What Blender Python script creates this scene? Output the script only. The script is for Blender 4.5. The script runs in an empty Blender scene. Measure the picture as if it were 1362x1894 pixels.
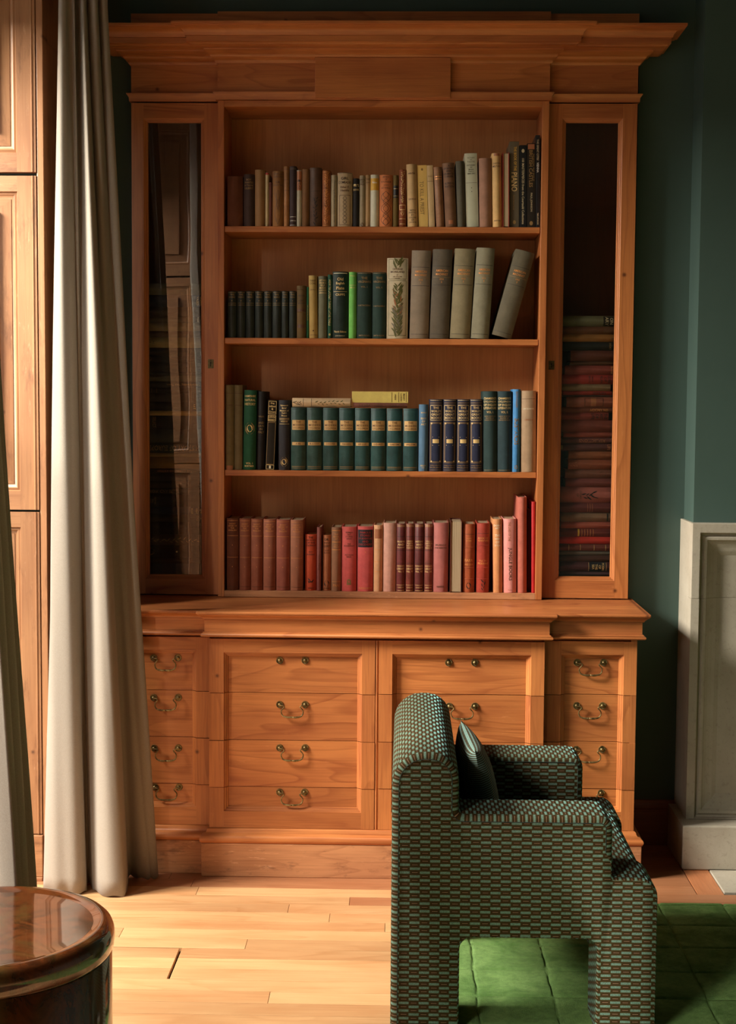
import bpy, bmesh, math, random
from mathutils import Vector, Matrix
random.seed(7)
C = bpy.context.scene.collection
SC = bpy.context.scene
# ------------------------------------------------------------------ camera
F, CX, CY = 2700.0, 681.0, 947.0
EYE = Vector((0, 0, 1.654))
_y = Vector((69, -197, F)).normalized()
_d = Vector((430 - CX, 36503, F)); _d = (_d - _d.dot(_y) * _y).normalized()
_x = _d.cross(_y)
if _x.x < 0: _x = -_x
def at(px, py, Y=None, Z=None):
    """world point seen at a photo pixel, at a known depth Y or height Z"""
    c = Vector((px - CX, py - CY, F))
    w = Vector((_x.dot(c), _y.dot(c), -_d.dot(c)))
    t = (Y - EYE.y) / w.y if Y is not None else (Z - EYE.z) / w.z
    return EYE + w * t
cd = bpy.data.cameras.new('camera'); cam = bpy.data.objects.new('camera', cd); C.objects.link(cam)
cd.sensor_fit = 'VERTICAL'; cd.sensor_height = 24; cd.lens = 24 * F / 1894; cd.clip_start = .05
R = Matrix((( _x.x, -_x.y, -_x.z), (_y.x, -_y.y, -_y.z), (-_d.x, _d.y, _d.z)))
cam.matrix_world = Matrix.Translation(EYE) @ R.to_4x4()
SC.camera = cam
# ------------------------------------------------------------------ world, light, exposure
w = bpy.data.worlds.new('daylight'); SC.world = w; w.use_nodes = True
w.node_tree.nodes['Background'].inputs[0].default_value = (.80, .90, 1, 1)
w.node_tree.nodes['Background'].inputs[1].default_value = 1.2
def area(name, loc, target, sx, sy, power, col, spread=180):
    l = bpy.data.lights.new(name, 'AREA'); l.shape = 'RECTANGLE'; l.size = sx; l.size_y = sy
    l.energy = power; l.color = col; l.spread = math.radians(spread)
    o = bpy.data.objects.new(name, l); C.objects.link(o); o.location = loc
    o.rotation_euler = (Vector(target) - Vector(loc)).to_track_quat('-Z', 'Y').to_euler()
    return o
area('daylight_far_window', (-4.5, 3.3, 3.9), (-.1, 4.5, .6), 1.6, 1.6, 1620, (1, .945, .875))
area('daylight_near_window', (-3.6, -2.3, 4.2), (.4, 5.2, 1.0), 1.5, 1.5, 1700, (1, .95, .89))
SC.view_settings.view_transform = 'Standard'; SC.view_settings.look = 'None'
SC.view_settings.gamma = 1; SC.view_settings.use_curve_mapping = False
SC.view_settings.exposure = 0.0
# ------------------------------------------------------------------ materials
def lin(r, g, b):
    f = lambda c: c / 12.92 if c <= .04045 else ((c + .055) / 1.055) ** 2.4
    return (f(r / 255), f(g / 255), f(b / 255), 1)
class NT:
    def __init__(s, name):
        s.m = bpy.data.materials.new(name); s.m.use_nodes = True; s.t = s.m.node_tree
        s.b = s.t.nodes['Principled BSDF']
    def n(s, typ, **k):
        nd = s.t.nodes.new(typ)
        for a, v in k.items():
            if a.startswith('i_'):
                key = a[2:]; key = int(key) if key.isdigit() else key.replace('_', ' ')
                s.put(v, nd.inputs[key])
            else: setattr(nd, a, v)
        return nd
    def put(s, v, inp):
        if isinstance(v, bpy.types.NodeSocket): s.t.links.new(v, inp)
        elif isinstance(v, bpy.types.Node): s.t.links.new(v.outputs[0], inp)
        else: inp.default_value = v
    def math(s, op, a, b=None, c=None, clamp=False):
        nd = s.t.nodes.new('ShaderNodeMath'); nd.operation = op; nd.use_clamp = clamp
        s.put(a, nd.inputs[0])
        if b is not None: s.put(b, nd.inputs[1])
        if c is not None: s.put(c, nd.inputs[2])
        return nd.outputs[0]
    def mix(s, f, a, b, mode='MIX'):
        nd = s.t.nodes.new('ShaderNodeMix'); nd.data_type = 'RGBA'; nd.blend_type = mode
        s.put(f, nd.inputs[0]); s.put(a, nd.inputs[6]); s.put(b, nd.inputs[7]); return nd.outputs[2]
    def ramp(s, f, *st):
        nd = s.t.nodes.new('ShaderNodeValToRGB'); s.put(f, nd.inputs[0]); el = nd.color_ramp.elements
        while len(el) < len(st): el.new(.5)
        for e, (p, c) in zip(el, st): e.position = p; e.color = c if len(c) == 4 else (*c, 1)
        return nd.outputs[0]
    def noise(s, vec, scale, detail=3, rough=.5, dist=0):
        return s.n('ShaderNodeTexNoise', i_Vector=vec, i_Scale=scale, i_Detail=detail, i_Roughness=rough, i_Distortion=dist).outputs[0]
    def bump(s, h, strength, dist=.001):
        nd = s.n('ShaderNodeBump', i_Height=h, i_Strength=strength, i_Distance=dist)
        s.t.links.new(nd.outputs[0], s.b.inputs['Normal'])
    def rand(s): return s.n('ShaderNodeObjectInfo').outputs['Random']
    def coord(s, off=True, sc=(1, 1, 1)):
        tc = s.n('ShaderNodeTexCoord').outputs['Object']
        mp = s.n('ShaderNodeMapping', i_Vector=tc, i_Scale=sc)
        if not off: return mp.outputs[0]
        r = s.rand(); va = s.n('ShaderNodeVectorMath', operation='SCALE', i_0=(37, 61, 23), i_Scale=r)
        return s.n('ShaderNodeVectorMath', operation='ADD', i_0=mp.outputs[0], i_1=va.outputs[0]).outputs[0]
def wood(name, axis, light, dark, line=.6, rough=.42, wear=.25, ring=12, coat=.15, vary=.10, knots=True, joint=0):
    """pine: growth rings as contour lines of a stretched noise, fibres, stains, small knots"""
    s = NT(name)
    st = [6.5, 6.5, 6.5]; st['XYZ'.index(axis)] = .9
    v = s.coord(sc=tuple(st))
    n1 = s.noise(v, 1.0, 2, .45, .35)
    k = s.math('FRACT', s.math('MULTIPLY', n1, ring))
    rl = s.ramp(k, (0, (0, 0, 0)), (.62, (.12,) * 3), (.88, (1, 1, 1)), (.95, (0, 0, 0)))
    soft = s.ramp(s.noise(s.coord(sc=tuple(1.3 if q > 3 else .5 for q in st)), 1, 2, .5), (.38, (.15,) * 3), (.62, (1, 1, 1)))
    f = [160, 160, 160]; f['XYZ'.index(axis)] = 4
    fib = s.noise(s.coord(sc=tuple(f)), 1, 3, .65)
    b2 = [7, 7, 7]; b2['XYZ'.index(axis)] = 2
    blot = s.noise(s.coord(sc=tuple(b2)), 1, 3, .55)
    c = s.mix(s.math('MULTIPLY', s.math('MULTIPLY', rl, soft), line), light, dark)
    c = s.mix(s.ramp(fib, (.45, (0, 0, 0)), (.72, (.36,) * 3)), c, dark)
    c = s.mix(s.ramp(blot, (.38, (0, 0, 0)), (.72, (.5,) * 3)), c, (dark[0] * 1.1, dark[1] * .9, dark[2] * .8, 1))
    pale = (min(1, light[0] * 1.3), light[1] * 1.5, light[2] * 1.8, 1)
    f2 = [90, 90, 90]; f2['XYZ'.index(axis)] = 14
    fleck = s.math('MULTIPLY', s.ramp(s.noise(s.coord(sc=tuple(f2)), 1, 4, .75), (.60, (0, 0, 0)), (.72, (1, 1, 1))), s.ramp(s.noise(s.coord(sc=(5, 5, 5)), 1, 2, .5), (.4, (.2,) * 3), (.7, (1, 1, 1))))
    c = s.mix(s.math('MULTIPLY', fleck, min(1, wear * 1.6)), c, pale)
    if wear > .5:
        gr = s.ramp(s.noise(s.coord(sc=(9, 9, 22) if axis != 'Z' else (22, 9, 5)), 1, 5, .7), (.55, (0, 0, 0)), (.68, (1, 1, 1)))
        c = s.mix(s.math('MULTIPLY', gr, .45), c, (dark[0] * .45, dark[1] * .42, dark[2] * .5, 1))
    if knots:
        sp = s.n('ShaderNodeSeparateXYZ', i_Vector=s.coord(sc=(2.6, 0, 2.6)))
        cb = s.n('ShaderNodeCombineXYZ', i_X=sp.outputs[0], i_Y=sp.outputs[2])
        vo = s.n('ShaderNodeTexVoronoi', voronoi_dimensions='2D', i_Vector=cb.outputs[0], i_Scale=1.0)
        dd = s.math('ADD', vo.outputs['Distance'], s.math('MULTIPLY', s.math('SUBTRACT', blot, .5), .02))
        kn = s.ramp(dd, (.007, (1, 1, 1)), (.014, (.5,) * 3), (.027, (0, 0, 0)))
        c = s.mix(s.math('MULTIPLY', kn, .8), c, (dark[0] * .3, dark[1] * .25, dark[2] * .3, 1))
    hv = s.n('ShaderNodeHueSaturation', i_Color=c)
    s.put(s.math('MULTIPLY_ADD', s.rand(), vary * 2, 1 - vary), hv.inputs['Value'])
    s.put(hv.outputs[0], s.b.inputs['Base Color'])
    s.put(s.math('MULTIPLY_ADD', blot, .25, rough - .1), s.b.inputs['Roughness'])
    s.b.inputs['Coat Weight'].default_value = coat; s.b.inputs['Coat Roughness'].default_value = .3
    s.bump(s.math('ADD', fib, s.math('MULTIPLY', rl, .5)), .3, .0007)
    return s.m
def plain(name, col, rough=.6, metal=0, mott=.15, scale=30, bump=.05, coat=0, bscale=None, spec=.5, sheen=0):
    s = NT(name)
    v = s.coord()
    n = s.noise(v, scale, 4, .6)
    dk = tuple(c * (1 - mott * 2) for c in col[:3]) + (1,); lt = tuple(min(1, c * (1 + mott)) for c in col[:3]) + (1,)
    s.put(s.mix(s.ramp(n, (.3, (0, 0, 0)), (.7, (1, 1, 1))), dk, lt), s.b.inputs['Base Color'])
    s.b.inputs['Roughness'].default_value = rough; s.b.inputs['Metallic'].default_value = metal
    s.b.inputs['Coat Weight'].default_value = coat; s.b.inputs['Specular IOR Level'].default_value = spec
    s.b.inputs['Sheen Weight'].default_value = sheen
    if bump: s.bump(s.noise(v, bscale or scale * 8, 3, .6), bump, .001)
    return s.m
PL, PD = lin(206, 127, 69), lin(130, 58, 24)
WH = wood('pine_horizontal', 'X', PL, PD)
WV = wood('pine_vertical', 'Z', PL, PD, line=.4, ring=9)
WY = wood('pine_depth', 'Y', PL, PD, line=.3)
WB = wood('pine_back_board', 'Z', lin(206, 142, 86), lin(150, 86, 42), line=.2, ring=4, knots=False)
WP = wood('pine_worn_plinth', 'X', lin(206, 144, 98), lin(128, 72, 40), line=.4, wear=.7, rough=.6, coat=0)
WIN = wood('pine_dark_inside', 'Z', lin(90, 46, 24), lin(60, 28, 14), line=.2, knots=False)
SL, SD = lin(172, 122, 82), lin(122, 76, 45)
SH = wood('shutter_wood_horizontal', 'X', SL, SD, line=.3, wear=.7, ring=6, rough=.5)
SV = wood('shutter_wood_vertical', 'Z', SL, SD, line=.3, wear=.7, ring=6, rough=.5)
OAK = wood('oak_floor', 'X', lin(206, 160, 113), lin(162, 108, 63), line=.4, ring=9, wear=.25, rough=.34, vary=.15, knots=False, coat=.25)
OAKR = wood('oak_floor_border', 'Y', lin(200, 130, 85), lin(150, 84, 48), line=.25, rough=.4)
SKIRT = wood('skirting_wood', 'X', lin(150, 84, 42), lin(96, 46, 20), line=.3)
def paint():
    s = NT('dark_green_wall_paint'); v = s.coord()
    n = s.noise(v, 3, 4, .6)
    s.put(s.mix(n, lin(60, 80, 72), lin(72, 92, 84)), s.b.inputs['Base Color'])
    s.b.inputs['Roughness'].default_value = .55
    s.bump(s.noise(v, 180, 3, .6), .12, .001); return s.m
GREEN = paint()
PALE = plain('ceiling_plaster', lin(96, 92, 84), .9, mott=.04)
def stone():
    s = NT('weathered_limestone'); v = s.coord()
    a = s.noise(v, 5, 5, .6); b = s.noise(v, 260, 3, .7); c = s.noise(v, 60, 4, .7)
    col = s.mix(a, lin(152, 138, 118), lin(196, 186, 168))
    col = s.mix(s.ramp(c, (.55, (0, 0, 0)), (.8, (.5,) * 3)), col, lin(120, 104, 84))
    s.put(col, s.b.inputs['Base Color']); s.b.inputs['Roughness'].default_value = .9
    s.bump(s.math('ADD', b, s.math('MULTIPLY', c, 1.2)), .4, .0014); return s.m
STONE = stone()
def linen():
    s = NT('natural_linen'); v = s.coord(False)
    wv = s.n('ShaderNodeTexWave', bands_direction='Z', i_Vector=v, i_Scale=260, i_Distortion=1.5).outputs[1]
    wx = s.n('ShaderNodeTexNoise', i_Vector=s.coord(False, (700, 700, 90)), i_Scale=1, i_Detail=2).outputs[0]
    n = s.noise(v, 1000, 2, .8)
    c = s.mix(s.ramp(n, (.35, (0, 0, 0)), (.7, (1, 1, 1))), lin(143, 131, 117), lin(184, 171, 157))
    s.put(c, s.b.inputs['Base Color']); s.b.inputs['Roughness'].default_value = .95
    s.b.inputs['Sheen Weight'].default_value = .2; s.b.inputs['Specular IOR Level'].default_value = .15
    s.bump(s.math('ADD', wx, wv), .25, .0006)
    tr = s.n('ShaderNodeBsdfTranslucent', i_Color=lin(205, 188, 160)); out = s.t.nodes['Material Output']
    mx = s.n('ShaderNodeMixShader', i_0=.12); s.t.links.new(s.b.outputs[0], mx.inputs[1]); s.t.links.new(tr.outputs[0], mx.inputs[2])
    s.t.links.new(mx.outputs[0], out.inputs[0]); return s.m
LINEN = linen()
def carpet():
    s = NT('green_wool_pile'); v = s.coord(False)
    a = s.noise(v, 7, 4, .65, .6); b = s.noise(v, 350, 3, .8); c = s.noise(v, 60, 4, .7)
    col = s.mix(s.ramp(a, (.35, (0, 0, 0)), (.65, (1, 1, 1))), lin(102, 142, 66), lin(146, 184, 102))
    col = s.mix(s.ramp(b, (.3, (0, 0, 0)), (.75, (.6,) * 3)), lin(40, 66, 26), col) if False else s.mix(s.math('MULTIPLY', s.ramp(c, (.4, (0, 0, 0)), (.7, (1, 1, 1))), .35), col, lin(66, 98, 44))
    s.put(col, s.b.inputs['Base Color']); s.b.inputs['Roughness'].default_value = 1
    s.b.inputs['Sheen Weight'].default_value = .08; s.b.inputs['Specular IOR Level'].default_value = .05
    s.bump(s.math('ADD', b, s.math('MULTIPLY', c, .7)), 1, .008); return s.m
CARPET = carpet()
CU, CV = .0264, .0103
def weave():
    """woven cells: a teal chenille bar, then a brown cell with one pale thread, checker-wise"""
    s = NT('teal_and_brown_woven_fabric')
    uv = s.n('ShaderNodeUVMap').outputs[0]; sp = s.n('ShaderNodeSeparateXYZ', i_Vector=uv)
    u = s.math('DIVIDE', sp.outputs[0], CU); v = s.math('DIVIDE', sp.outputs[1], CV)
    iu, iv = s.math('FLOOR', u), s.math('FLOOR', v)
    fu, fv = s.math('FRACT', u), s.math('FRACT', v)
    par = s.math('FLOORED_MODULO', s.math('ADD', iu, iv), 2)
    du = s.math('ABSOLUTE', s.math('SUBTRACT', fu, .5)); dv = s.math('ABSOLUTE', s.math('SUBTRACT', fv, .5))
    bar = s.math('MULTIPLY', s.math('LESS_THAN', du, .497), s.math('LESS_THAN', dv, .31))
    bar = s.math('MULTIPLY', bar, s.math('LESS_THAN', par, .5))
    odd = s.math('GREATER_THAN', par, .5)
    th = s.math('MULTIPLY', s.math('MULTIPLY', s.math('LESS_THAN', du, .29), s.math('LESS_THAN', dv, .07)), odd)
    br = s.math('MULTIPLY', s.math('MULTIPLY', s.math('LESS_THAN', du, .36), s.math('LESS_THAN', dv, .30)), odd)
    vec = s.n('ShaderNodeTexCoord').outputs['Object']
    n = s.noise(vec, 500, 2, .7)
    teal = s.mix(s.ramp(n, (.3, (0, 0, 0)), (.7, (1, 1, 1))), lin(72, 93, 78), lin(120, 143, 125))
    c = s.mix(br, lin(60, 46, 19), lin(50, 31, 14)); c = s.mix(bar, c, teal); c = s.mix(th, c, lin(140, 108, 80))
    s.put(c, s.b.inputs['Base Color']); s.b.inputs['Roughness'].default_value = .85
    s.b.inputs['Sheen Weight'].default_value = .06; s.b.inputs['Specular IOR Level'].default_value = .15
    s.put(s.math('MULTIPLY', bar, .8), s.b.inputs['Sheen Weight']); s.b.inputs['Sheen Tint'].default_value = lin(150, 215, 210); s.b.inputs['Sheen Roughness'].default_value = .4
    h = s.math('ADD', s.math('MULTIPLY', bar, 1), s.math('MULTIPLY', n, .3))
    s.bump(h, .8, .0016); return s.m
WEAVE = weave()
def stripe():
    s = NT('fine_ribbed_teal_fabric'); uv = s.n('ShaderNodeUVMap').outputs[0]; sp = s.n('ShaderNodeSeparateXYZ', i_Vector=uv)
    v = s.math('FRACT', s.math('MULTIPLY', sp.outputs[1], 165)); u = s.math('FRACT', s.math('MULTIPLY', sp.outputs[0], 30))
    f = s.math('LESS_THAN', v, .4)
    c = s.mix(f, lin(52, 46, 26), lin(112, 142, 134))
    c = s.mix(s.math('MULTIPLY', s.math('LESS_THAN', u, .04), .5), c, lin(200, 160, 90))
    s.put(c, s.b.inputs['Base Color']); s.b.inputs['Roughness'].default_value = .8
    s.bump(v, .4, .001); return s.m
STRIPE = stripe()
def burl():
    s = NT('polished_burl_lacquer'); v = s.coord(False, (1, 1, .6))
    n = s.noise(v, 9, 6, .65, 1.2); m = s.noise(v, 3.5, 3, .6, .8)
    c = s.ramp(n, (.3, lin(30, 15, 8)), (.5, lin(92, 46, 20)), (.62, lin(52, 28, 13)), (.75, lin(122, 68, 30)))
    c = s.mix(s.ramp(m, (.5, (0, 0, 0)), (.68, (.6,) * 3)), c, lin(64, 72, 36))
    s.put(c, s.b.inputs['Base Color']); s.b.inputs['Roughness'].default_value = .12
    s.b.inputs['Coat Weight'].default_value = 1; s.b.inputs['Coat Roughness'].default_value = .03
    s.bump(s.noise(v, 5, 2, .5), .06, .004); return s.m
BURL = burl()
BRASS = plain('aged_brass', lin(150, 128, 84), .42, .8, mott=.4, scale=90, bump=.1)
BRASSD = plain('dark_brass', lin(104, 90, 60), .45, .85, mott=.3, scale=90, bump=.1)
DARK = plain('dark_gap', lin(20, 12, 8), .9, bump=0)
WHITEF = plain('painted_window_frame', lin(225, 220, 208), .5, bump=0)
def glass():
    s = NT('old_window_glass'); out = s.t.nodes['Material Output']
    fr = s.n('ShaderNodeFresnel', i_IOR=1.52); tr = s.n('ShaderNodeBsdfTransparent', i_Color=(.93, .94, .92, 1))
    gl = s.n('ShaderNodeBsdfAnisotropic', i_Roughness=.0); mx = s.n('ShaderNodeMixShader')
    bp = s.n('ShaderNodeBump', i_Height=s.noise(s.coord(False, (1, 1, .5)), 6, 1, .5), i_Strength=.08, i_Distance=.004)
    s.t.links.new(bp.outputs[0], gl.inputs['Normal'])
    front = s.math('SUBTRACT', 1, s.n('ShaderNodeNewGeometry').outputs['Backfacing'])
    s.put(s.math('MULTIPLY', s.math('MULTIPLY', fr.outputs[0], 3.0, clamp=True), front), mx.inputs[0])
    s.t.links.new(tr.outputs[0], mx.inputs[1]); s.t.links.new(gl.outputs[0], mx.inputs[2]); s.t.links.new(mx.outputs[0], out.inputs[0])
    return s.m
GLASS = glass()
# ------------------------------------------------------------------ mesh helpers
def thing(name, label, cat, loc=(0, 0, 0), group=None):
    o = bpy.data.objects.new(name, None); C.objects.link(o); o.location = loc; o.empty_display_size = .05
    o['label'] = label; o['category'] = cat
    if group: o['group'] = group
    return o
def root_loc(p):
    v = Vector((0, 0, 0))
    while p is not None: v = v + Vector(p.location); p = p.parent
    return v
class MB:
    def __init__(s): s.v = []; s.f = []; s.mi = []; s.uv = {}
    def face(s, pts, mi=0, uv=None):
        b = len(s.v); s.v += [tuple(p) for p in pts]
        if uv: s.uv[len(s.f)] = uv
        s.f.append(list(range(b, b + len(pts)))); s.mi.append(mi); return s
    def idx(s, vs, fs, mi=0):
        b = len(s.v); s.v += [tuple(p) for p in vs]
        for f in fs: s.f.append([b + i for i in f]); s.mi.append(mi)
        return s
    def box(s, x0, x1, y0, y1, z0, z1, mi=0, c=0):
        if c:   # chamfered in the xz outline
            p = [(x0 + c, z0), (x1 - c, z0), (x1, z0 + c), (x1, z1 - c), (x1 - c, z1), (x0 + c, z1), (x0, z1 - c), (x0, z0 + c)]
            q = [(x0 + 2 * c, z0 + c), (x1 - 2 * c, z0 + c), (x1 - c, z0 + 2 * c), (x1 - c, z1 - 2 * c), (x1 - 2 * c, z1 - c), (x0 + 2 * c, z1 - c), (x0 + c, z1 - 2 * c), (x0 + c, z0 + 2 * c)]
            vs = [(a, y0, b) for a, b in q] + [(a, y0 + c, b) for a, b in p] + [(a, y1, b) for a, b in p]
            fs = [list(range(8)), list(range(23, 15, -1))]
            for k in (0, 8): fs += [(k + i, k + 8 + i, k + 8 + (i + 1) % 8, k + (i + 1) % 8) for i in range(8)]
            return s.idx(vs, fs, mi)
        return s.idx([(x, y, z) for z in (z0, z1) for y in (y0, y1) for x in (x0, x1)],
                     [(0, 2, 3, 1), (4, 5, 7, 6), (0, 1, 5, 4), (2, 6, 7, 3), (0, 4, 6, 2), (1, 3, 7, 5)], mi)
    def tube(s, pts, r, seg=8, mi=0, cap=True):
        pts = [Vector(p) for p in pts]; n = len(pts); rs = r if isinstance(r, (list, tuple)) else [r] * n
        vs = []; up = Vector((0.01, 1, .02))
        for i, p in enumerate(pts):
            d = (pts[min(i + 1, n - 1)] - pts[max(i - 1, 0)]).normalized()
            a = d.cross(up).normalized(); b = d.cross(a)
            vs += [p + (a * math.cos(2 * math.pi * k / seg) + b * math.sin(2 * math.pi * k / seg)) * rs[i] for k in range(seg)]
        fs = [(i * seg + k, i * seg + (k + 1) % seg, (i + 1) * seg + (k + 1) % seg, (i + 1) * seg + k) for i in range(n - 1) for k in range(seg)]
        if cap: fs += [tuple(range(seg - 1, -1, -1)), tuple((n - 1) * seg + k for k in range(seg))]
        return s.idx(vs, fs, mi)
    def lathe(s, prof, c, axis='Z', seg=24, mi=0):
        vs = []; n = len(prof)
        for r, h in prof:
            for k in range(seg):
                a = 2 * math.pi * k / seg; p, q = r * math.cos(a), r * math.sin(a)
                vs.append((c[0] + p, c[1] + q, c[2] + h) if axis == 'Z' else (c[0] + p, c[1] - h, c[2] + q))
        fs = [(i * seg + k, i * seg + (k + 1) % seg, (i + 1) * seg + (k + 1) % seg, (i + 1) * seg + k) for i in range(n - 1) for k in range(seg)]
        if prof[0][0] > 1e-6: fs.append(tuple(range(seg - 1, -1, -1)))
        if prof[-1][0] > 1e-6: fs.append(tuple((n - 1) * seg + k for k in range(seg)))
        return s.idx(vs, fs, mi)
    def sweep(s, path, prof, mi=0):
        """path: plan points (x,y), right-angled; prof: (out, z) from top to bottom, closed against the face"""
        P = [Vector(p) for p in path]; n = len(P); N = []
        for i in range(n - 1):
            d = (P[i + 1] - P[i]).normalized(); N.append(Vector((d.y, -d.x)))
        off = []
        for i in range(n):
            a, b = N[max(i - 1, 0)], N[min(i, n - 2)]
            off.append(a if (a - b).length < .01 else a + b)
        m = len(prof); vs = []
        for i in range(n):
            for o, z in prof: q = P[i] + off[i] * o; vs.append((q.x, q.y, z))
        fs = [(i * m + k, i * m + (k + 1) % m, (i + 1) * m + (k + 1) % m, (i + 1) * m + k) for i in range(n - 1) for k in range(m)]
        fs += [tuple(range(m - 1, -1, -1)), tuple((n - 1) * m + k for k in range(m))]
        return s.idx(vs, fs, mi)
    def build(s, name, mats, parent=None, smooth=False, local=False, kind=None, bevel=0, loc=None, recalc=True, merge=True):
        me = bpy.data.meshes.new(name)
        o0 = Vector((0, 0, 0)) if local else root_loc(parent)
        if loc is not None: o0 = Vector(loc)
        me.from_pydata([(x - o0.x, y - o0.y, z - o0.z) for x, y, z in s.v], [], s.f)
        if not isinstance(mats, (list, tuple)): mats = [mats]
        for m in mats: me.materials.append(m)
        for p, k in zip(me.polygons, s.mi): p.material_index = k
        if s.uv:
            ul = me.uv_layers.new(name='UVMap')
            for i, uvs in s.uv.items():
                for li, t in zip(me.polygons[i].loop_indices, uvs): ul.data[li].uv = t
        if recalc or merge:
            bm = bmesh.new(); bm.from_mesh(me)
            if merge: bmesh.ops.remove_doubles(bm, verts=bm.verts, dist=1e-5)
            if recalc: bmesh.ops.recalc_face_normals(bm, faces=bm.faces)
            bm.to_mesh(me); bm.free()
        if smooth:
            for p in me.polygons: p.use_smooth = True
            me.set_sharp_from_angle(angle=math.radians(40 if smooth is True else smooth))
        o = bpy.data.objects.new(name, me); C.objects.link(o)
        if parent is not None: o.parent = parent
        if loc is not None: o.location = loc
        if kind: o['kind'] = kind
        if bevel:
            b = o.modifiers.new('edge', 'BEVEL'); b.width = bevel; b.segments = 2; b.limit_method = 'ANGLE'; b.angle_limit = .7
        return o
def panel_mesh(x0, x1, z0, z1, Y, sl, sr, rt, rb, prof, thick, inner=None, hole=False):
    """framed panel facing -Y: stiles sl/sr, rails rt/rb, then nested mitred steps (inset, depth). mi 0 = horizontal grain, 1 = vertical"""
    m = MB(); a, b, c, d = x0 + sl, x1 - sr, z0 + rb, z1 - rt
    q = lambda X0, X1, Z0, Z1, mi: m.face([(X0, Y, Z0), (X1, Y, Z0), (X1, Y, Z1), (X0, Y, Z1)], mi)
    # shared vertices on purpose (grid) so the mesh is watertight
    m.face([(x0, Y, z0), (a, Y, z0), (a, Y, c), (a, Y, d), (a, Y, z1), (x0, Y, z1)], 1)
    m.face([(b, Y, z0), (x1, Y, z0), (x1, Y, z1), (b, Y, z1), (b, Y, d), (b, Y, c)], 1)
    q(a, b, z0, c, 0); q(a, b, d, z1, 0)
    r = [(a, b, c, d, Y)] + [(a + i, b - i, c + i, d - i, Y + dd) for i, dd in prof]
    for (A, B, Cc, D, y), (A2, B2, C2, D2, y2) in zip(r, r[1:]):
        m.face([(A, y, Cc), (A2, y2, C2), (A2, y2, D2), (A, y, D)], 1)
        m.face([(B, y, Cc), (B, y, D), (B2, y2, D2), (B2, y2, C2)], 1)
        m.face([(A, y, Cc), (B, y, Cc), (B2, y2, C2), (A2, y2, C2)], 0)
        m.face([(A, y, D), (A2, y2, D2), (B2, y2, D2), (B, y, D)], 0)
    A, B, Cc, D, y = r[-1]; Yb = Y + thick
    m.face([(x0, Y, z0), (x0, Y, z1), (x0, Yb, z1), (x0, Yb, z0)], 1)
    m.face([(x1, Y, z1), (x1, Y, z0), (x1, Yb, z0), (x1, Yb, z1)], 1)
    m.face([(x0, Y, z0), (x0, Yb, z0), (x1, Yb, z0), (x1, Y, z0), (b, Y, z0), (a, Y, z0)], 0)
    m.face([(x0, Y, z1), (a, Y, z1), (b, Y, z1), (x1, Y, z1), (x1, Yb, z1), (x0, Yb, z1)], 0)
    if hole:
        m.face([(A, y, Cc), (A, Yb, Cc), (A, Yb, D), (A, y, D)], 1); m.face([(B, y, D), (B, Yb, D), (B, Yb, Cc), (B, y, Cc)], 1)
        m.face([(A, y, D), (A, Yb, D), (B, Yb, D), (B, y, D)], 0); m.face([(B, y, Cc), (B, Yb, Cc), (A, Yb, Cc), (A, y, Cc)], 0)
        m.face([(x0, Yb, z0), (x0, Yb, z1), (A, Yb, D), (A, Yb, Cc)], 1); m.face([(x1, Yb, z1), (x1, Yb, z0), (B, Yb, Cc), (B, Yb, D)], 1)
        m.face([(x0, Yb, z1), (x1, Yb, z1), (B, Yb, D), (A, Yb, D)], 0); m.face([(x1, Yb, z0), (x0, Yb, z0), (A, Yb, Cc), (B, Yb, Cc)], 0)
    else:
        m.face([(A, y, Cc), (B, y, Cc), (B, y, D), (A, y, D)], 0)
        m.face([(x0, Yb, z0), (x0, Yb, z1), (x1, Yb, z1), (x1, Yb, z0)], 0)
    return m
def slice_z(mb, cuts, gap, name, mats, parent, jog=0):
    """cut a closed panel into separate boards at heights cuts (top to bottom)"""
    lim = [1e3] + cuts + [-1e3]; out = []
    for k, (hi, lo) in enumerate(zip(lim, lim[1:])):
        o = mb.build(name, mats, parent); bm = bmesh.new(); bm.from_mesh(o.data); lz = root_loc(parent).z
        for z, up in ((hi - gap / 2 - lz, 1), (lo + gap / 2 - lz, -1)):
            if abs(z) > 500: continue
            g = bm.verts[:] + bm.edges[:] + bm.faces[:]
            r = bmesh.ops.bisect_plane(bm, geom=g, plane_co=(0, 0, z), plane_no=(0, 0, up), clear_outer=True)
            ed = [e for e in r['geom_cut'] if isinstance(e, bmesh.types.BMEdge)]
            bmesh.ops.contextual_create(bm, geom=ed)
        bmesh.ops.recalc_face_normals(bm, faces=bm.faces)
        if jog: bmesh.ops.translate(bm, verts=bm.verts, vec=(0, [0, .002, -.001, .0015, 0][k % 5] * jog, 0))
        bm.to_mesh(o.data); bm.free(); out.append(o)
    return out
# ------------------------------------------------------------------ room shell
YW, YB = 5.47, 5.66          # back wall plane; back of the niche the bookcase is let into
def struct(name, mb, mats, parent=None, **k): return mb.build(name, mats, parent, kind='structure' if parent is None else None, **k)
XR = 4.2; YN = -3.2; ZC = 3.55; XLW = -1.235
m = MB()
nx0, nx1, nz = -1.02, .845, 3.0
m.box(-2.3, nx0, YW, 5.8, 0, ZC); m.box(nx1, XR, YW, 5.8, 0, ZC); m.box(nx0, nx1, YW, 5.8, nz, ZC); m.box(nx0, nx1, YB, 5.8, 0, nz)
struct('wall_back', m, GREEN)
m = MB()   # left wall with two window recesses
J0, J1, K0, K1 = 1.95, 4.94, -1.4, 1.6
m.box(-2.3, XLW, J1 + .035, YW, 0, ZC); m.box(-2.3, XLW, K1, J0 - .032, 0, ZC); m.box(-2.3, XLW, YN, K0, 0, ZC)
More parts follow.
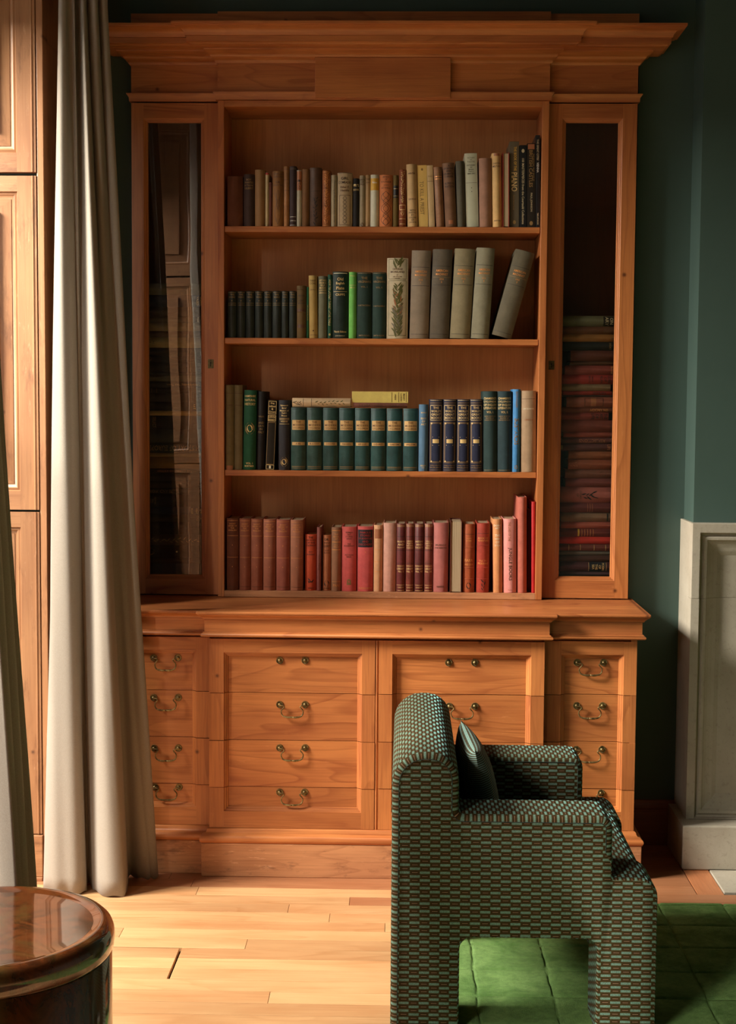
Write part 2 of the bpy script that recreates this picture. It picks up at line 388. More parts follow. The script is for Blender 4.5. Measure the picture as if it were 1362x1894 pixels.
m.box(-2.3, XLW, K0, K1, 3.0, ZC); m.box(-2.3, XLW, J0, J1 + .035, 3.35, ZC); m.box(-2.3, -1.98, J0, J1 + .035, 3.06, 3.35)  # last box: unseen far window head, added low to shade the upper bookcase
m.box(-2.3, -1.98, J0, J1 + .035, 0, .42); m.box(-2.3, -1.98, K0, K1, 0, .42)
struct('wall_left', m, GREEN)
struct('wall_right', MB().box(XR, XR + .15, YN, 5.8, 0, ZC), GREEN)
struct('wall_front', MB().box(-2.3, XR, YN - .15, YN, 0, ZC), GREEN)
struct('ceiling', MB().box(-2.3, XR, YN, 5.8, ZC, ZC + .1), PALE)
for n, (a, b) in enumerate(((J0, J1 + .035), (K0, K1))):
    top = 3.06 if n == 0 else 3.0
    fr = MB(); k = 4
    for i in range(k + 1):
        y = a + .03 + (b - a - .06) * i / k; fr.box(-2.16, -2.08, y - .028, y + .028, .42, top)
    for z in (.44, 1.9, top - .03): fr.box(-2.15, -2.09, a, b, z - .03, z + .03)
    wn = struct('window_%d' % (n + 1), fr, WHITEF)
    for i in range(k):
        y0, y1 = a + .03 + (b - a - .06) * i / k + .028, a + .03 + (b - a - .06) * (i + 1) / k - .028
        for z0, z1 in ((.47, 1.87), (1.93, top - .06)): MB().box(-2.122, -2.118, y0, y1, z0, z1).build('pane', GLASS, wn)
# chimney breast
xb = at(1276, 500, YW).x; yb = at(1294, 500, YW).x
YCB = YW * (1276 - 750) / (1294 - 750)
zfp = at(1276, 968, YCB).z
m = MB().box(xb, XR, YCB, YW - .001, 0, ZC)
struct('wall_chimney_breast', m, GREEN)
# floor: base slab, then real boards
struct('floor', MB().box(-2.3, XR, 1.66, 5.8, -.08, -.021, 1).box(-2.3, XR, YN, 1.66, -.08, 0, 0).box(2.3, XR, 1.66, YCB, -.021, 0, 0), [OAK, DARK])
floor = bpy.data.objects['floor']
PW = .0805; rows = [4.811 + PW * 8 - PW * i for i in range(0, 39)]
HY0, HY1, HX = 4.811 - PW * 9, 4.811 - PW * 6, -.67
fixed = {1: 647, 2: 534, 3: 610, 6: 456, 8: 461, 11: 498, 14: 463}
OAKX = wood('oak_floor_reddish', 'X', lin(178, 120, 82), lin(136, 80, 46), line=.3, rough=.4, knots=False)
def board(x0, x1, y0, y1, mat=OAK, nm='floor_board'):
    if mat is OAK and y0 > 4.70 and x1 > .9: mat = OAKX
    if mat is OAK and y1 > 4.93: mat = OAKX
    g = .0006; c = .0012
    p = [(x0 + g, y0 + g), (x1 - g, y0 + g), (x1 - g, y1 - g), (x0 + g, y1 - g)]
    q = [(x0 + g + c, y0 + g + c), (x1 - g - c, y0 + g + c), (x1 - g - c, y1 - g - c), (x0 + g + c, y1 - g - c)]
    vs = [(a, b, -.012) for a, b in p] + [(a, b, -c * .5) for a, b in p] + [(a, b, 0) for a, b in q]
    fs = [(3, 2, 1, 0), (8, 9, 10, 11)] + [(k + i, k + (i + 1) % 4, k + 4 + (i + 1) % 4, k + 4 + i) for k in (0, 4) for i in range(4)]
    return MB().idx(vs, fs).build(nm, mat, floor)
HSX0, HSY0, HSY1 = at(1313, 1611, Z=0).x, at(1337, 1652, Z=0).y, 5.16
for i, y1 in enumerate(rows[:-1]):
    y0 = rows[i + 1]; ym = (y0 + y1) / 2; lims = [(-1.97 if J0 < ym < J1 else XLW, 2.3)]
    if ym > YCB: lims = [(XLW, xb)]
    elif ym > HSY0 - .02: lims = [(XLW if ym > J1 else -1.97, HSX0 - .095)]
    hatch = HY0 < ym < HY1
    for lo, hi in lims:
        cuts = []
        x = lo + random.uniform(.3, 1.3)
        while x < hi - .3: cuts.append(x); x += random.uniform(.75, 1.7)
        rk = i - 7
        if rk in fixed:
            fx = at(fixed[rk], 1700, ym).x
            fx = at(fixed[rk], 750 + 1.654 * F / ym, ym).x
            cuts = [c for c in cuts if abs(c - fx) > .75] + [fx]
        if hatch: cuts = [c for c in cuts if c > HX + .5] + [HX]
        cuts = sorted(cuts); e = [lo] + cuts + [hi]
        for a, b in zip(e, e[1:]):
            a2 = a + (.004 if hatch and a == HX else 0)
            board(a2, b - (.003 if hatch and b == HX else 0), y0, y1 - (.004 if hatch and abs(y1 - HY1) < 1e-4 and b <= HX + 1e-6 else 0))
board(HSX0 - .093, HSX0 - .002, HSY0 - .02, YCB - .02, OAKR, 'floor_board')
m = MB().box(HSX0, 2.3, HSY0, 5.148, -.02, .004, c=0).box(at(1262, 1560, 5.16).x + .803, 2.3, 5.148, YCB - .001, -.02, .004)
h = m.build('hearth_stone', STONE, None, bevel=.003); h['label'] = 'pale grey flat stone hearth slab set in the floor before the fireplace'; h['category'] = 'hearth'
# skirting
sk = [(.022, .0), (.022, .125), (.019, .13), (.016, .134), (.02, .142), (.018, .152), (.01, .158), (.008, .168), (.0, .17), (0, 0)]
xs0 = .80
m = MB().sweep([(xs0, YW), (xb, YW)], [(o, z) for o, z in sk][::-1]); struct('baseboard_back', m, SKIRT)
m = MB().sweep([(XLW, YW), (nx0, YW)], [(o, z) for o, z in sk][::-1]); struct('baseboard_left', m, SKIRT)
# ------------------------------------------------------------------ panelled window reveals (shutters)
def reveal(name, x0, x1, Y, flip, label):
    base = thing(name, label, 'wall panelling', (x0, Y, 0))
    zs = [at(60, y, 4.94).z for y in (1543, 947, 945, 324, 320)]
    leaves = [(zs[0] + .002, zs[1]), (zs[2] + .004, zs[3] - .002), (zs[4] + .003, 3.35)]
    prof = [(.003, .007), (.010, .005), (.017, .012), (.024, .014), (.024, .012), (.052, .008), (.066, .0065), (.068, -.0035), (.074, -.0035)]
    for k, (a, b) in enumerate(leaves):
        mb = panel_mesh(x0, x1, a, b, Y, .052, .064, .052, .064 if k else .1, prof, .03)
        xe = x1 - .012
        mb.tube([(xe, Y, a), (xe, Y, b)], .0032, 6, 1)
        if flip:
            mb.v = [(x, 2 * Y - y, z) for x, y, z in mb.v]
        mb.build('panel_leaf', [SH, SV], base, smooth=30)
    s = -1 if not flip else 1
    y0, y1 = sorted((Y + s * .012, Y - s * .03))
    MB().box(x0, x1 + .004, y0, y1, .014, zs[0] - .002).build('bottom_rail', SH, base, bevel=.002)
    y0, y1 = sorted((Y + s * .018, Y - s * .03))
    MB().box(x0, x1 + .004, y0, y1, 0, .0135).build('floor_fillet', SH, base, bevel=.002)
    y0, y1 = sorted((Y - s * .004, Y - s * .034))
    MB().box(x1 + .001, x1 + .018, y0, y1, .014, 3.35).build('edge_trim', SV, base, bevel=.003)
    return base
reveal('shutter_panelling', -1.97, XLW - .012, J1, False, 'tall panelled pine shutters lining the window recess left of the curtain')
reveal('shutter_panelling', -1.97, XLW - .012, J0, True, 'pine shutter panelling mirrored in the left glass door of the bookcase')
m = MB().box(XLW - .008, XLW + .014, J1 + .002, J1 + .07, 0, 3.3).box(XLW + .0, XLW + .008, J1 + .07, J1 + .32, 0, 3.3); m.build('trim_1', SV, None, kind='structure', bevel=.002)
# ------------------------------------------------------------------ base cabinet with drawers
YD, YDW = 5.03, 5.06
zD = lambda y, Y=YD, x=540: at(x, y, Y).z
bx0, bx1 = at(387, 1300, YD).x, at(1006.5, 1300, YD).x
wr = at(1177, 1300, YDW).x; wl = bx0 + bx1 - wr
ZCT = .9388
cab = thing('drawer_cabinet', 'long pine base cabinet of drawers with brass swan neck handles under the bookcase', 'cabinet', ((wl + wr) / 2, 5.25, 0))
zmb = zD(1183); zmt = zD(1533)          # under counter bead, above base moulding
m = MB(); YBK = YW - .004
m.box(wl, wl + .02, YDW + .02, YBK, 0, ZCT - .025); m.box(wr - .02, wr, YDW + .001, YBK, 0, ZCT - .025)
m.box(wl + .02, wr - .02, YBK - .012, YBK, 0, ZCT - .025); m.box(bx0 + .01, bx1 - .01, YD + .022, YD + .03, .1, ZCT - .025)
m.box(wl + .02, bx0 + .01, YDW + .022, YDW + .03, .1, ZCT - .025); m.box(bx1 - .01, wr - .02, YDW + .022, YDW + .03, .1, ZCT - .025)
m.build('carcass', WV, cab)
path = [(wl, YBK), (wl, YDW), (bx0, YDW), (bx0, YD), (bx1, YD), (bx1, YDW), (wr, YDW), (wr, YBK)]
# worktop
def poly_slab(path, out, z0, z1):
    P = [Vector(p) for p in path]; N = []
    for i in range(len(P) - 1):
        d = (P[i + 1] - P[i]).normalized(); N.append(Vector((d.y, -d.x)))
    q = []
    for i in range(len(P)):
        a, b = N[max(i - 1, 0)], N[min(i, len(N) - 1)]; q.append(P[i] + (a if (a - b).length < .01 else a + b) * out)
    n = len(q); vs = [(p.x, p.y, z0) for p in q] + [(p.x, p.y, z1) for p in q]
    return MB().idx(vs, [tuple(range(n)), tuple(range(2 * n - 1, n - 1, -1))] + [(i, (i + 1) % n, n + (i + 1) % n, n + i) for i in range(n)])
poly_slab(path, .040, ZCT - .010, ZCT).build('worktop', WH, cab, bevel=.003)
MB().sweep(path, [(-.01, ZCT - .0105), (.037, ZCT - .0105), (.036, ZCT - .013), (.030, ZCT - .017), (.024, ZCT - .022), (.020, ZCT - .0265), (.020, ZCT - .029), (.015, ZCT - .030), (-.01, ZCT - .030)]).build('cove_moulding', WH, cab, smooth=50)
MB().sweep(path, [(-.01, ZCT - .0305), (.0145, ZCT - .0305), (.0145, ZCT - .073), (-.01, ZCT - .073)]).build('fascia', WH, cab)
MB().sweep(path, [(-.01, ZCT - .0732), (.016, ZCT - .0732), (.019, ZCT - .0745), (.0195, ZCT - .077), (.024, ZCT - .079), (.0265, ZCT - .083), (.0265, ZCT - .087), (.023, ZCT - .0905), (.015, ZCT - .0915), (.0, ZCT - .0915), (-.01, ZCT - .0915)]).build('bead_moulding', WH, cab, smooth=50)
# plinth and base moulding
zp = zD(1557); p2 = [(a, b) for a, b in path]
MB().sweep(p2, [(-.012, zmt), (.003, zmt), (.007, zmt - .003), (.009, zmt - .010), (.013, zmt - .016), (.022, zmt - .020), (.029, zmt - .026), (.032, zmt - .033), (.030, zmt - .040), (.026, zp), (-.012, zp)]).build('base_moulding', WH, cab, smooth=50)
for k, (a, b) in enumerate(((0, 2), (2, 3), (3, 4), (4, 5), (5, 7))):
    pass
MB().sweep(p2, [(-.012, zp - .0015), (.026, zp - .0015), (.025, .002), (.024, 0), (-.012, 0)]).build('plinth', WP, cab, bevel=.002)
# centre bead between the two banks
xm = at(697, 1300, YD).x
MB().box(xm - .0055, xm + .0055, YD + .004, YD + .022, zmt, zmb + .0).tube([(xm, YD + .005, zmt), (xm, YD + .005, zmb)], .0042, 8).build('centre_bead', WV, cab, smooth=True)
MPR = [(.0012, .005), (.005, .0065), (.0075, .0075), (.009, .011), (.0135, .013), (.0155, .017)]
def knob(x, z, Y, par):
    prof = [(.0125, 0), (.013, .0012), (.0125, .0024), (.0105, .0022), (.0085, .0014), (.0060, .0020), (.0064, .0036), (.0062, .0058), (.0050, .0080), (.0028, .0094), (0, .0098)]
    m = MB().lathe(prof, (x, Y, z), 'Y', 20)
    for k in range(18):
        a = k * math.pi / 9; m.lathe([(0, 0), (.0013, .0022), (.0009, .0034), (0, .0038)], (x + .0114 * math.cos(a), Y - .001, z + .0114 * math.sin(a)), 'Y', 5)
    o = m.build('rosette', BRASS, par, smooth=60); return o
def bail(x0, x1, z, drop, Y, par):
    w_ = x1 - x0; y = Y - .012
    pts = []; rs = []
    L = [(.0, -.003, .0015), (.05, -.008, .0018), (.16, -.010, .0018), (.20, -.018, .0019), (.13, -.030, .0018), (.04 + .06, -.036, .0018)]
    c = [(0, 0), (.08, -.001), (.16, -.002), (.19, -.0055), (.165, -.010), (.11, -.0145), (.07, -.020), (.065, -.026), (.085, -.033), (.13, -.0385), (.20, -.0415), (.30, -.043), (.40, -.0435), (.46, -.0432), (.48, -.0430), (.5, -.0428)]
    rr = [.0016, .0020, .0022, .0023, .0022, .0021, .0021, .0022, .0024, .0026, .0030, .0036, .0038, .0034, .0026, .0040]
    sc = drop / .0435
    full = c + [(1 - a, b) for a, b in c[-2::-1]]; rf = rr + rr[-2::-1]
    pts = [(x0 + w_ * a, y - .004 * math.sin(math.pi * min(1, max(0, a))), z + b * sc) for a, b in full]
    # smooth
    P = []; Q = []
    for i in range(len(pts) - 1):
        for t in (0, .5):
            P.append(Vector(pts[i]).lerp(Vector(pts[i + 1]), t)); Q.append(rf[i] + (rf[i + 1] - rf[i]) * t)
    P.append(Vector(pts[-1])); Q.append(rf[-1])
    for _ in range(1): P = [P[0]] + [(P[i - 1] + P[i] * 2 + P[i + 1]) / 4 for i in range(1, len(P) - 1)] + [P[-1]]
    return MB().tube(P, Q, 8).build('bail_handle', BRASS, par, smooth=True)
def bank(x0, x1, Y, top, cuts, bot, fieldtop, fieldbot, sl, sr, pulls, px, knobs_only=(), hidden=()):
    mb = panel_mesh(x0, x1, bot, top, Y, sl, sr, top - fieldtop, fieldbot - bot, MPR, .02)
    ds = slice_z(mb, cuts, .0022, 'drawer', [WH, WV], cab, jog=.6)
    for k, d in enumerate(ds):
        jog = [0, .002, -.001, .0015, 0][k % 5] * .6
        y = Y + .017 + jog
        if k >= len(pulls) or pulls[k] is None: continue
        (a, b, zy) = pulls[k]; pa, pb = at(a, zy, Y), at(b, zy, Y)
        knob(pa.x, pa.z, y, d); knob(pb.x, pb.z, y, d)
        if k not in knobs_only: bail(pa.x, pb.x, (pa.z + pb.z) / 2, .043, y, d)
gz = lambda lst, x, Y: [at(x, y, Y).z for y in lst]
e = .0012
bank(bx0, xm - .0065, YD, zmb, gz([1283.5, 1371.5, 1458], 540, YD), zmt + e, at(540, 1208, YD).z, at(540, 1502, YD).z, at(414, 1350, YD).x - bx0, xm - .0065 - at(669, 1350, YD).x,
     [(517, 564, 1223), (517, 564, 1305), (517, 564, 1385), (517, 563, 1467.5)], 540, (0,))
bank(xm + .0065, bx1, YD, zmb, gz([1286, 1374.5, 1461], 850, YD), zmt + e, at(850, 1211, YD).z, at(850, 1504, YD).z, at(725, 1350, YD).x - xm - .0065, bx1 - at(981, 1350, YD).x,
     [(830.5, 879, 1227), (831.5, 879, 1308), (831, 878, 1389), (831, 878, 1470)], 850, (0,))
bank(bx1 + .001, wr, YDW, zmb, gz([1286, 1373.5, 1461], 1100, YDW), zmt + e, at(1090, 1211, YDW).z, at(1090, 1501, YDW).z, at(1036, 1350, YDW).x - bx1, wr - at(1152, 1350, YDW).x,
     [(1069, 1118, 1227), (1068, 1116, 1307), (1067, 1115, 1388), (1066, 1113.5, 1469)], 1100)
bank(wl, bx0 - .001, YDW, zmb, gz([1278, 1364.5, 1451], 320, YDW), zmt + e, at(320, 1202, YDW).z, at(320, 1493, YDW).z, .047, bx0 - at(363.5, 1350, YDW).x,
     [(283, 328, 1218), (283, 328.5, 1292), (284, 329, 1385.5), (285, 330, 1458)], 320)
# ------------------------------------------------------------------ upper bookcase
YU, YV, YI = 5.38, 5.41, 5.62
Z0 = ZCT + .001
ux0, ux1 = -1.012, .833                      # outer faces
cx0, cx1 = at(403, 600, YU).x, at(1010.5, 600, YU).x
ox0, ox1 = at(414.7, 600, YU).x, at(998, 600, YU).x
zo = at(700, 197.5, YU).z; zt = at(700, 186, YU).z
case = thing('bookcase', 'tall pine breakfront bookcase with open centre shelves and two glazed side doors', 'bookcase', ((ux0 + ux1) / 2, 5.5, Z0))
def part(name, mb, mat=WV, **k): return mb.build(name, mat, case, **k)
part('side_panel', MB().box(ux0, ux0 + .018, YV + .026, YI, Z0, zt), WV); part('side_panel', MB().box(ux1 - .018, ux1, YV + .026, YI, Z0, zt), WV)
part('partition', MB().box(cx0, ox0, YU, YI, Z0, zt), WV, bevel=.0015); part('partition', MB().box(ox1, cx1, YU, YI, Z0, zt), WV, bevel=.0015)
part('back_panel', MB().box(ox0, ox1, YI, YI + .012, Z0, zt), WB)
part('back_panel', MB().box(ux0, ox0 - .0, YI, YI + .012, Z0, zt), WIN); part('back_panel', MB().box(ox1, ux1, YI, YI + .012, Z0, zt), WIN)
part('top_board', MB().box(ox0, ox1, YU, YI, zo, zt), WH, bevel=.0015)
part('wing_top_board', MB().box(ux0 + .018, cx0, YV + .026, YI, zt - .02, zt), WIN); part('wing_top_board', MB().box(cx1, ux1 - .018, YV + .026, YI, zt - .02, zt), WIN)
zbot = at(700, 1095, YU).z
part('bottom_board', MB().box(ox0, ox1, YU, YI, Z0, zbot), WP, bevel=.0015)
zwb = Z0 + .03
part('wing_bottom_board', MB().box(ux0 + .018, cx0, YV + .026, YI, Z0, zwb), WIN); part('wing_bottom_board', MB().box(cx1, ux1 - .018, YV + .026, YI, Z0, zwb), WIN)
YS = YU + .008
SZ = []
for (yl, yr) in ((417.3, 421), (624.6, 628), (868.6, 874)):
    z = (at(430, yl, YS).z + at(990, yr, YS).z) / 2; SZ.append(z)
    part('shelf', MB().box(ox0 + .0005, ox1 - .002, YS, YI - .001, z - .0215, z), WH, bevel=.002)
SZ.append(zbot)
# frieze, mouldings, cornice (breakfront outline)
pu = [(ux0, YBK), (ux0, YV), (cx0, YV), (cx0, YU), (cx1, YU), (cx1, YV), (ux1, YV), (ux1, YBK)]
zz = lambda y: at(700, y, YU).z
zf0, zf1 = zz(186), zz(171)
part('necking_moulding', MB().sweep(pu, [(-.01, zf1), (.016, zf1), (.016, zf1 - .003), (.012, zf1 - .008), (.008, zf1 - .014), (.007, zf0 + .001), (-.01, zf0 + .001)]), WH, smooth=50)
cz = zz(118)
part('frieze', MB().sweep(pu, [(-.012, cz), (0, cz), (0, zf1), (-.012, zf1)]), WH)
def cw(y, o): return at(700, y, YU - o).z
low = [(-.012, cz + .0), (.0, cz), (.005, cz + .001), (.008, cw(114, .008)), (.010, cw(110, .01)), (.017, cw(107, .017)), (.024, cw(103, .024)), (.027, cw(99, .027)), (.034, cw(96, .034)), (.045, cw(91, .045)), (.0455, cw(89, .045)), (-.012, cw(89, .045))]
part('lower_cornice', MB().sweep(pu, low), WH, smooth=45)
z1 = cw(89, .045); z2 = cw(66, .10); z3 = cw(38, .147)
mid = [(-.012, z1 + .0003), (.066, z1 + .0003), (.078, z1 + .0006), (.085, z1 + .003), (.090, z1 + .007), (.093, z1 + .0105), (.099, z1 + .0115), (.100, z2), (-.012, z2)]
part('middle_cornice', MB().sweep(pu, mid), WH, smooth=45)
top = [(-.012, z2 + .0003), (.098, z2 + .0003), (.104, z2 + .0015), (.1055, z2 + .006), (.108, z2 + .012), (.113, z2 + .018), (.121, z2 + .024), (.131, z2 + .0275), (.137, z2 + .0285), (.137, z2 + .031), (.147, z2 + .032), (.147, z3), (-.012, z3)]
part('top_cornice', MB().sweep(pu, top), WH, smooth=45)
pb = [(ux0, YBK), (ux0, YV), (cx0, YV), (cx0, YU), (cx1, YU), (cx1, YV), (ux1, YV), (ux1, YBK)]
zpb = at(700, 21, YU).z
part('parapet_board', MB().sweep(pb, [(-.012, zpb), (0, zpb), (0, z3), (-.012, z3)]), WH)
pl0, pl1 = at(583, 140, YU - .02), at(834, 140, YU - .02)
part('frieze_plaque', MB().box(pl0.x, pl1.x, YU - .022, YU - .001, zz(182.5), cw(106, .022)), WH, bevel=.0015)
# doors
def door(x0, x1, gl, gr, gt, gb, key):
    t_, b_ = zt - .004, Z0 + .004; d = .0145
    prof = [(.003, .0035), (.006, .0045), (.009, .009), (.0125, .010), (.0145, .014)]
    mb = panel_mesh(x0, x1, b_, t_, YV, gl - d - x0, x1 - gr - d, t_ - gt - d, gb - d - b_, prof, .024, hole=True)
    o = mb.build('glazed_door', [WH, WV], case)
    MB().box(gl - .003, gr + .003, YV + .016, YV + .019, gb - .003, gt + .003).build('glass_pane', GLASS, o)
    kx, kz = key
    k = MB().box(kx - .0105, kx + .0105, YV - .0015, YV + .001, kz - .0165, kz + .0165)
    k.build('keyhole_plate', BRASSD, o, bevel=.0006)
    MB().lathe([(.003, 0), (.003, .0005), (0, .0005)], (kx, YV - .0015, kz + .004), 'Y', 10).box(kx - .0014, kx + .0014, YV - .002, YV - .0016, kz - .009, kz + .003).build('keyhole', DARK, o)
k1, k2 = at(390, 673, YV), at(1020.5, 675.5, YV)
door(ux0, cx0 - .0015, at(274.5, 640, YV).x, at(371.5, 640, YV).x, at(320, 226, YV).z, at(320, 1063, YV).z, (k1.x, k1.z))
door(cx1 + .0015, ux1, at(1041.5, 640, YV).x, at(1137.5, 640, YV).x, at(1090, 226, YV).z, at(1085, 1067, YV).z, (k2.x, k2.z))
# ------------------------------------------------------------------ books
def ink(name, col, rough=.5, metal=0):
    m_ = bpy.data.materials.new(name); m_.use_nodes = True; b = m_.node_tree.nodes['Principled BSDF']
    b.inputs['Base Color'].default_value = col; b.inputs['Roughness'].default_value = rough; b.inputs['Metallic'].default_value = metal; return m_
INK = {'g': ink('gold_lettering', lin(232, 196, 130), .4, .25), 'p': ink('pale_gold_lettering', lin(200, 180, 140), .5), 'k': ink('black_lettering', lin(36, 28, 22)),
       'w': ink('white_lettering', lin(235, 228, 212)), 'd': ink('dim_gold_lettering', lin(150, 116, 66), .5), 'n': ink('brown_lettering', lin(92, 56, 34)),
       'o': ink('orange_gilt', lin(226, 150, 80), .4, .2), 'y': ink('yellow_label', lin(222, 170, 60)), 'v': ink('olive_leaf_ink', lin(96, 92, 46)), 's': ink('rust_ink', lin(170, 104, 66)),
       'r': ink('red_label', lin(168, 44, 34)), 'c': ink('cream_label', lin(232, 216, 184)), 'b': ink('dark_blue_black_label', lin(30, 28, 34)), 't': ink('gilt_label', lin(214, 170, 108), .45, .2), 'm': ink('grey_ink', lin(120, 110, 92))}
PAGES = None
def pages_mat():
    s = NT('yellowed_page_block'); tc = s.coord(); st = s.noise(s.n('ShaderNodeMapping', i_Vector=s.n('ShaderNodeTexCoord').outputs['Object'], i_Scale=(1800, 4, 4)).outputs[0], 1, 2, .6)
    s.put(s.mix(s.ramp(st, (.3, (0, 0, 0)), (.7, (1, 1, 1))), lin(150, 124, 90), lin(206, 184, 148)), s.b.inputs['Base Color'])
    s.b.inputs['Roughness'].default_value = .9; return s.m
PAGES = pages_mat()
_cm = {}
def cover(col, kind, gain):
    key = (tuple(int(c) // 3 for c in col), kind, gain)
    if key in _cm: return _cm[key]
    c = lin(*col); c = tuple(min(.82, v * gain + .002) for v in c[:3]) + (1,)
    s = NT({'c': 'book_cloth', 'l': 'book_leather', 'p': 'book_paper_jacket', 'g': 'glossy_book_jacket'}[kind]); v = s.coord()
    n = s.noise(v, 22, 4, .65); n2 = s.noise(v, 240 if kind == 'l' else 700, 2, .7)
    tc = s.n('ShaderNodeTexCoord').outputs['Object']
    fade = {'c': .16, 'l': .3, 'p': .12, 'g': .04}[kind]
    dk = tuple(x * (1 - fade) for x in c[:3]) + (1,); lt = tuple(min(.85, x * (1 + fade * .9) + fade * .012) for x in c[:3]) + (1,)
    cc = s.mix(s.ramp(n, (.3, (0, 0, 0)), (.7, (1, 1, 1))), dk, lt)
    cc = s.mix(s.math('MULTIPLY', s.ramp(n2, (.4, (0, 0, 0)), (.8, (1, 1, 1))), .35 if kind in 'cl' else .1), cc, tuple(x * .6 for x in c[:3]) + (1,))
    s.put(cc, s.b.inputs['Base Color']); s.b.inputs['Roughness'].default_value = {'c': .72, 'l': .5, 'p': .65, 'g': .25}[kind]
    s.b.inputs['Specular IOR Level'].default_value = .35
    s.bump(n2, {'c': .35, 'l': .5, 'p': .1, 'g': .02}[kind], .0008); _cm[key] = s.m; return s.m
_tc = {}
def glyphs(t):
    if t not in _tc:
        cu = bpy.data.curves.new('t', 'FONT'); cu.body = t; cu.size = 1; cu.resolution_u = 2; cu.offset = .012
        ob = bpy.data.objects.new('t', cu); me = bpy.data.meshes.new_from_object(ob)
        vs = [(v.co.x, v.co.y) for v in me.vertices]; fs = [tuple(p.vertices) for p in me.polygons]
        bpy.data.objects.remove(ob); bpy.data.curves.remove(cu); bpy.data.meshes.remove(me)
        xs = [v[0] for v in vs] or [0]; ys = [v[1] for v in vs] or [0]
        _tc[t] = (vs, fs, min(xs), max(xs), min(ys), max(ys))
    return _tc[t]
